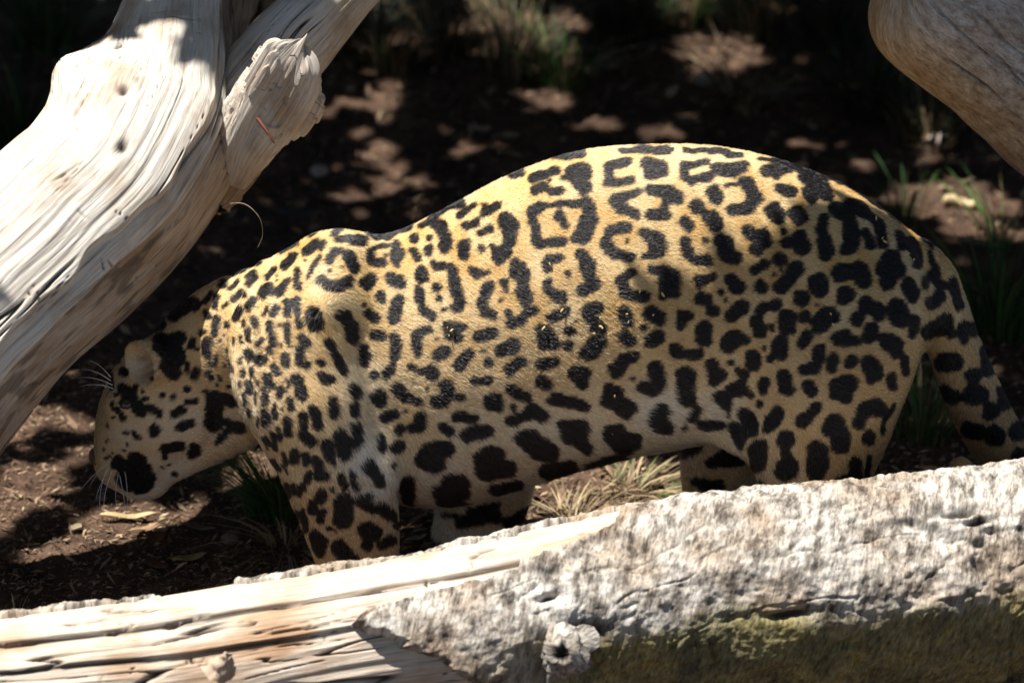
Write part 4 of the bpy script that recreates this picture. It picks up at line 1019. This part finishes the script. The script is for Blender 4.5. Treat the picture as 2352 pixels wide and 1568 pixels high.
def leaf(name, u, v, L, W, rot, col, label, cat='leaf', curl=0.3, tilt=0.1, group=None):
    n = 9; V = []; F = []
    for i in range(n):
        t = i / (n - 1); x = (t - 0.5) * L
        wd = W * math.sin(math.pi * min(1, t * 0.96 + 0.02)) ** 0.8 * (1 - 0.25 * t)
        bend = curl * L * (t - 0.5) ** 2 + 0.02 * L * math.sin(t * 9)
        for s_, f_ in ((-1, 1), (0, 0), (1, 1)):
            V.append((x, s_ * wd / 2, bend + f_ * wd * 0.22 * (1 + 0.4 * math.sin(t * 7 + s_)) + 0.004))
    for i in range(n - 1):
        for j in (0, 1): F.append([i * 3 + j, i * 3 + j + 1, i * 3 + j + 4, i * 3 + j + 3])
    o = mesh_obj(name, V, F, M_LEAF, None, True, None, {'tint': np.tile(col, (len(V), 1))})
    md = o.modifiers.new('thick', 'SOLIDIFY'); md.thickness = 0.0008
    p = gpoint(u, v); o.location = p + np.array([0, 0, 0.003]); o.rotation_euler = (tilt, tilt * 0.5, math.radians(rot))
    tag(o, label, cat, group)
leaf('fallen_leaf', 295, 1195, 0.105, 0.020, 8, (0.50, 0.38, 0.20), 'long pale yellow leaf lying below the chin')
leaf('fallen_leaf', 352, 1242, 0.045, 0.034, 40, (0.20, 0.095, 0.06), 'curled reddish brown leaf on the soil below the muzzle', curl=0.8, tilt=0.4)
leaf('fallen_leaf', 432, 1290, 0.075, 0.020, 38, (0.42, 0.36, 0.20), 'pale olive pointed leaf in front of the straw tuft', tilt=0.3)
leaf('fallen_leaf', 358, 1306, 0.05, 0.026, -30, (0.17, 0.085, 0.05), 'dark brown curled leaf behind the bare log')
leaf('fallen_leaf', 455, 1220, 0.07, 0.016, -12, (0.30, 0.24, 0.17), 'greyish narrow leaf beside the round pebble')
leaf('fallen_leaf', 330, 1222, 0.06, 0.014, 35, (0.36, 0.24, 0.12), 'narrow tan leaf next to the reddish curled leaf')
leaf('fallen_leaf', 175, 1220, 0.03, 0.022, 60, (0.46, 0.36, 0.24), 'small pale leaf scrap on the sunlit soil left of the chin')
leaf('fallen_leaf', 685, 500, 0.085, 0.030, 0, (0.09, 0.12, 0.12), 'dark grey-green leaf lying behind the withers')
leaf('fallen_leaf', 2262, 570, 0.11, 0.022, -4, (0.34, 0.30, 0.25), 'flat grey stick-like leaf behind the tail base')
leaf('fallen_leaf', 1270, 195, 0.06, 0.022, 10, (0.06, 0.22, 0.06), 'small bright green leaf on the shaded background soil', cat='leaf')
leaf('fallen_leaf', 955, 1245, 0.05, 0.014, 35, (0.46, 0.38, 0.24), 'pale straw sliver between the two forelegs')
leaf('fallen_leaf', 1555, 1075, 0.055, 0.03, 25, (0.48, 0.40, 0.22), 'broad yellow leaf on the straw in front of the far hind leg')
leaf('fallen_leaf', 150, 125, 0.05, 0.035, 70, (0.30, 0.42, 0.36), 'pale blue-green leaf in the shade beyond the grey trunk')
leaf('fallen_leaf', 1010, 395, 0.05, 0.025, 20, (0.10, 0.07, 0.05), 'dull brown leaf on the shaded soil behind the shoulder')
leaf('fallen_leaf', 2140, 330, 0.05, 0.03, 20, (0.30, 0.20, 0.13), 'tan leaf on the soil below the smooth trunk')
def stick(u, v, L, r, rot, col, label):
    n, m = 12, 8; V = []
    for i in range(n):
        t = i / (n - 1); rr = r * (1 - 0.25 * t) * (0.35 if i in (0, n - 1) else 1) * (1 + 0.12 * math.sin(i * 2.1))
        for j in range(m):
            a = 2 * math.pi * j / m
            V.append(((t - 0.5) * L, rr * math.cos(a) + 0.006 * math.sin(t * 4), rr * math.sin(a) + 0.004 * math.sin(t * 7)))
    F = grid_faces(n, m, True).tolist() + [list(range(m))[::-1], [(n - 1) * m + j for j in range(m)]]
    o = mesh_obj('fallen_stick', V, F, plain('stick_wood', col, 0.8, 60)); o.location = gpoint(u, v) + np.array([0, 0, r * 0.8]); o.rotation_euler = (0, 0, math.radians(rot))
    tag(o, label, 'stick')
stick(2205, 475, 0.075, 0.012, -14, (0.60, 0.45, 0.26), 'thick pale yellow broken stick on the sunlit soil behind the rump')
stick(1100, 300, 0.05, 0.007, 10, (0.30, 0.22, 0.15), 'short dark twig on the shaded soil behind the back')
M_PEB = plain('pebble_stone', (0.20, 0.14, 0.12), 0.85, 140)
M_PEB2 = plain('pebble_pale', (0.36, 0.30, 0.27), 0.85, 140)
for u, v, r, mt, lab in ((530, 1243, 0.014, M_PEB, 'round reddish pebble by the straw tuft'), (735, 400, 0.017, M_PEB2, 'pale grey pebble in the shade behind the shoulder'), (2155, 330, 0.020, M_PEB2, 'rounded tan pebble under the smooth trunk'), (1620, 190, 0.022, M_PEB2, 'pale clod below the bright background patch'), (232, 1150, 0.009, M_PEB, 'small brown clod below the nose')):
    o = blob('pebble', gpoint(u, v) + np.array([0, 0, r * 0.45]), r * 1.25, r, r * 0.8, mt, None, 0.15); tag(o, lab, 'pebble')
# a loose dry fibre hanging from the trunk, and the red-brown bark spike on its fork
def strand(name, pts, r, mat, root):
    C = crom(np.array([P(*q) for q in pts]), 20); V = []
    for i, c in enumerate(C):
        for j in range(5):
            a = 2 * math.pi * j / 5; rr = r * (1 - 0.6 * i / 20)
            V.append(c + rr * np.array([math.cos(a), 0.5 * math.sin(a), math.sin(a)]))
    put(mesh_obj(name, V, grid_faces(20, 5, True), mat), root)
M_FIB = plain('dry_fibre', (0.30, 0.24, 0.17), 0.8, 50)
strand('hanging_fibre', [(505, 470, 0.10), (560, 468, 0.02), (596, 500, 0.0), (603, 540, 0.0), (592, 568, 0.0)], 0.0007, M_FIB, drift)
strand('bark_spike', [(592, 272, 0.09), (612, 300, 0.07), (630, 328, 0.06)], 0.004, plain('red_bark', (0.12, 0.035, 0.02), 0.7, 90), drift)

# ------------------------------------------------------------------ shade tree (stands outside the picture, its crown is shaped to dapple the clearing and shade the flank)
def shadow_xy(p):
    k = p[..., 2] / SUN[2]
    return p[..., 0] - SUN[0] * k, p[..., 1] - SUN[1] * k
SPOTS_LIT = [(875, 345, 50, 22), (930, 420, 55, 14), (845, 450, 40, 12), (972, 468, 55, 14), (1050, 355, 40, 25), (1500, 298, 70, 22), (1365, 285, 60, 16), (1250, 225, 75, 28), (1650, 112, 100, 45), (1620, 190, 40, 20),
             (880, 225, 40, 45), (925, 95, 50, 26), (1150, 40, 70, 20), (1290, 45, 60, 20), (1190, 115, 70, 45), (1300, 160, 50, 30), (1085, 65, 50, 18), (1570, 30, 40, 40), (1790, 20, 40, 20), (2190, 465, 150, 45), (2270, 540, 120, 22), (2150, 335, 60, 25),
             (1420, 1130, 170, 70), (1300, 1180, 120, 50), (960, 1230, 50, 30),
             (80, 960, 110, 40), (60, 1120, 110, 60), (180, 1050, 60, 30), (300, 1190, 130, 30), (210, 1240, 90, 35), (480, 1200, 90, 30), (90, 1270, 70, 30), (450, 1290, 110, 30), (240, 1340, 110, 22), (580, 1090, 70, 60), (60, 1345, 60, 16), (140, 130, 30, 20), (30, 1020, 50, 18), (160, 1120, 40, 20), (390, 1250, 50, 16), (20, 1225, 40, 18), (340, 1165, 60, 18), (540, 1265, 40, 16), (130, 1330, 50, 14), (200, 985, 40, 16)]
lit = []
for u, v, ru, rv in SPOTS_LIT:
    c = gpoint(u, v); e = gpoint(u + ru, v); f = gpoint(u, v - rv)
    x, y = shadow_xy(c)
    if u < 620 and v > 900: ru_ = 0.95
    else: ru_ = 1.0
    lit.append((float(x), float(y), abs(e[0] - c[0]) * ru_, abs(f[1] - c[1]) * ru_))
def shade(x, y):
    """wanted leaf cover 0..1 over the sun-projected ground"""
    s = np.ones_like(x)
    nz_ = 0.05 * fbm(x * 5, y * 5, 0, 3, 401)
    yy = y + nz_; xx = x + nz_ 
    A = (yy < 0.16) & (yy > -1.7) & ~((xx > 0.40) & (yy > -0.31) & (yy < np.interp(xx, [0.40, 0.47, 0.68, 0.85, 0.94, 1.04], [-0.34, -0.25, -0.19, -0.10, -0.03, 0.04]))) & ~((xx > 1.06) & (yy > -0.31))  # leaf cover shaped to put the lower flank and rump in shade
    B = (xx < -0.24) & (xx > -1.5) & (yy > -0.4) & (yy < 0.26)
    s[A | B] = 0.0
    s[(x < -0.66) & (y > -0.30) & (y < 0.3) & (fbm(x * 11, y * 7, 0, 3, 411) > -0.12)] = 1.0
    for cx, cy, rx, ry in lit:
        s[((x - cx) / rx) ** 2 + ((y - cy) / ry) ** 2 < 1.5] = 0
    return s
def crown():
    n = 125000
    x = rng.uniform(-4.2, 4.2, n); y = rng.uniform(-2.2, 6.0, n)
    hgt = np.where(y < -0.8, rng.uniform(2.6, 4.2, n), rng.uniform(2.0, 3.7, n))
    keep = rng.random(n) < shade(x, y) * 0.62
    # a few stray leaves over the open part
    keep |= (rng.random(n) < 0.0008) & (y < -1.0) & (y > -1.6)
    x, y, hgt = x[keep], y[keep], hgt[keep]
    c = np.stack([x, y, 0 * x], -1) + SUN[None, :] / SUN[2] * hgt[:, None]
    k = 16000                                            # unseen leaf skirts added behind and beside the clearing to block skylight
    b = np.stack([rng.uniform(-4.5, 4.5, k), rng.uniform(3.6, 5.6, k), rng.uniform(0.3, 4.2, k)], -1)
    r = np.stack([rng.uniform(2.9, 4.2, k // 2), rng.uniform(0.4, 4.5, k // 2), rng.uniform(0.3, 4.0, k // 2)], -1)
    l = np.stack([rng.uniform(-4.2, -2.8, k // 2), rng.uniform(0.6, 4.5, k // 2), rng.uniform(0.3, 3.0, k // 2)], -1)
    f = np.stack([rng.uniform(-4.5, 3.5, k), rng.uniform(-9.0, -2.4, k), rng.uniform(4.7, 6.2, k)], -1)  # unseen leaves added above the camera to cut sky fill
    c = np.vstack([c, b, r, l, f])
    m = len(c)
    a = rng.uniform(0, 2 * math.pi, m); L = rng.uniform(0.045, 0.080, m); W = L * rng.uniform(0.4, 0.65, m)
    t = rng.normal(0, 0.45, (m, 2))
    e1 = np.stack([np.cos(a), np.sin(a), t[:, 0]], -1) * L[:, None]; e2 = np.stack([-np.sin(a), np.cos(a), t[:, 1]], -1) * W[:, None]
    V = np.stack([c - e1, c - e2, c + e1, c + e2], 1).reshape(-1, 3)
    col = np.array([0.05, 0.10, 0.03]) * rng.uniform(0.6, 1.5, (m, 1))
    return V, np.arange(4 * m).reshape(m, 4), np.repeat(col, 4, 0)
tree = empty('shade_tree', np.array([-2.6, 4.6, 0.0]))
tag(tree, 'unseen leafy tree beyond the clearing, its shaped crown dapples the ground, leaf skirts added', 'tree')
V, F, C = crown()
o = put(mesh_obj('crown', V, F, attr_mat('tree_leaf', 'tint', 0.5, 0.15), None, False, None, {'tint': C}), tree); o['kind'] = 'stuff'
def pole(name, pts, radii):
    C = crom(np.array(pts, float), 40); R = np.interp(np.linspace(0, 1, 40), np.linspace(0, 1, len(radii)), radii); V = []
    for i, c in enumerate(C):
        for j in range(14):
            a = 2 * math.pi * j / 14
            rr = R[i] * (1 + 0.1 * float(vn(math.cos(a) * 2, math.sin(a) * 2, i * 0.3, 5)))
            V.append(c + rr * np.array([math.cos(a), math.sin(a), 0.0]))
    put(mesh_obj(name, V, grid_faces(40, 14, True), M_TRUNK), tree)
M_TRUNK = plain('tree_bark', (0.16, 0.12, 0.09), 0.9, 30)
pole('trunk', [(-2.6, 4.6, -0.1), (-2.5, 4.4, 1.5), (-2.3, 3.9, 3.0), (-1.9, 3.0, 4.3)], [0.26, 0.2, 0.16, 0.1])
pole('branch', [(-2.45, 4.2, 2.2), (-1.2, 3.6, 3.3), (0.3, 3.2, 3.9)], [0.13, 0.09, 0.03])
pole('branch', [(-2.3, 3.9, 3.0), (-2.4, 2.2, 3.9), (-2.2, 0.8, 4.2)], [0.13, 0.08, 0.03])
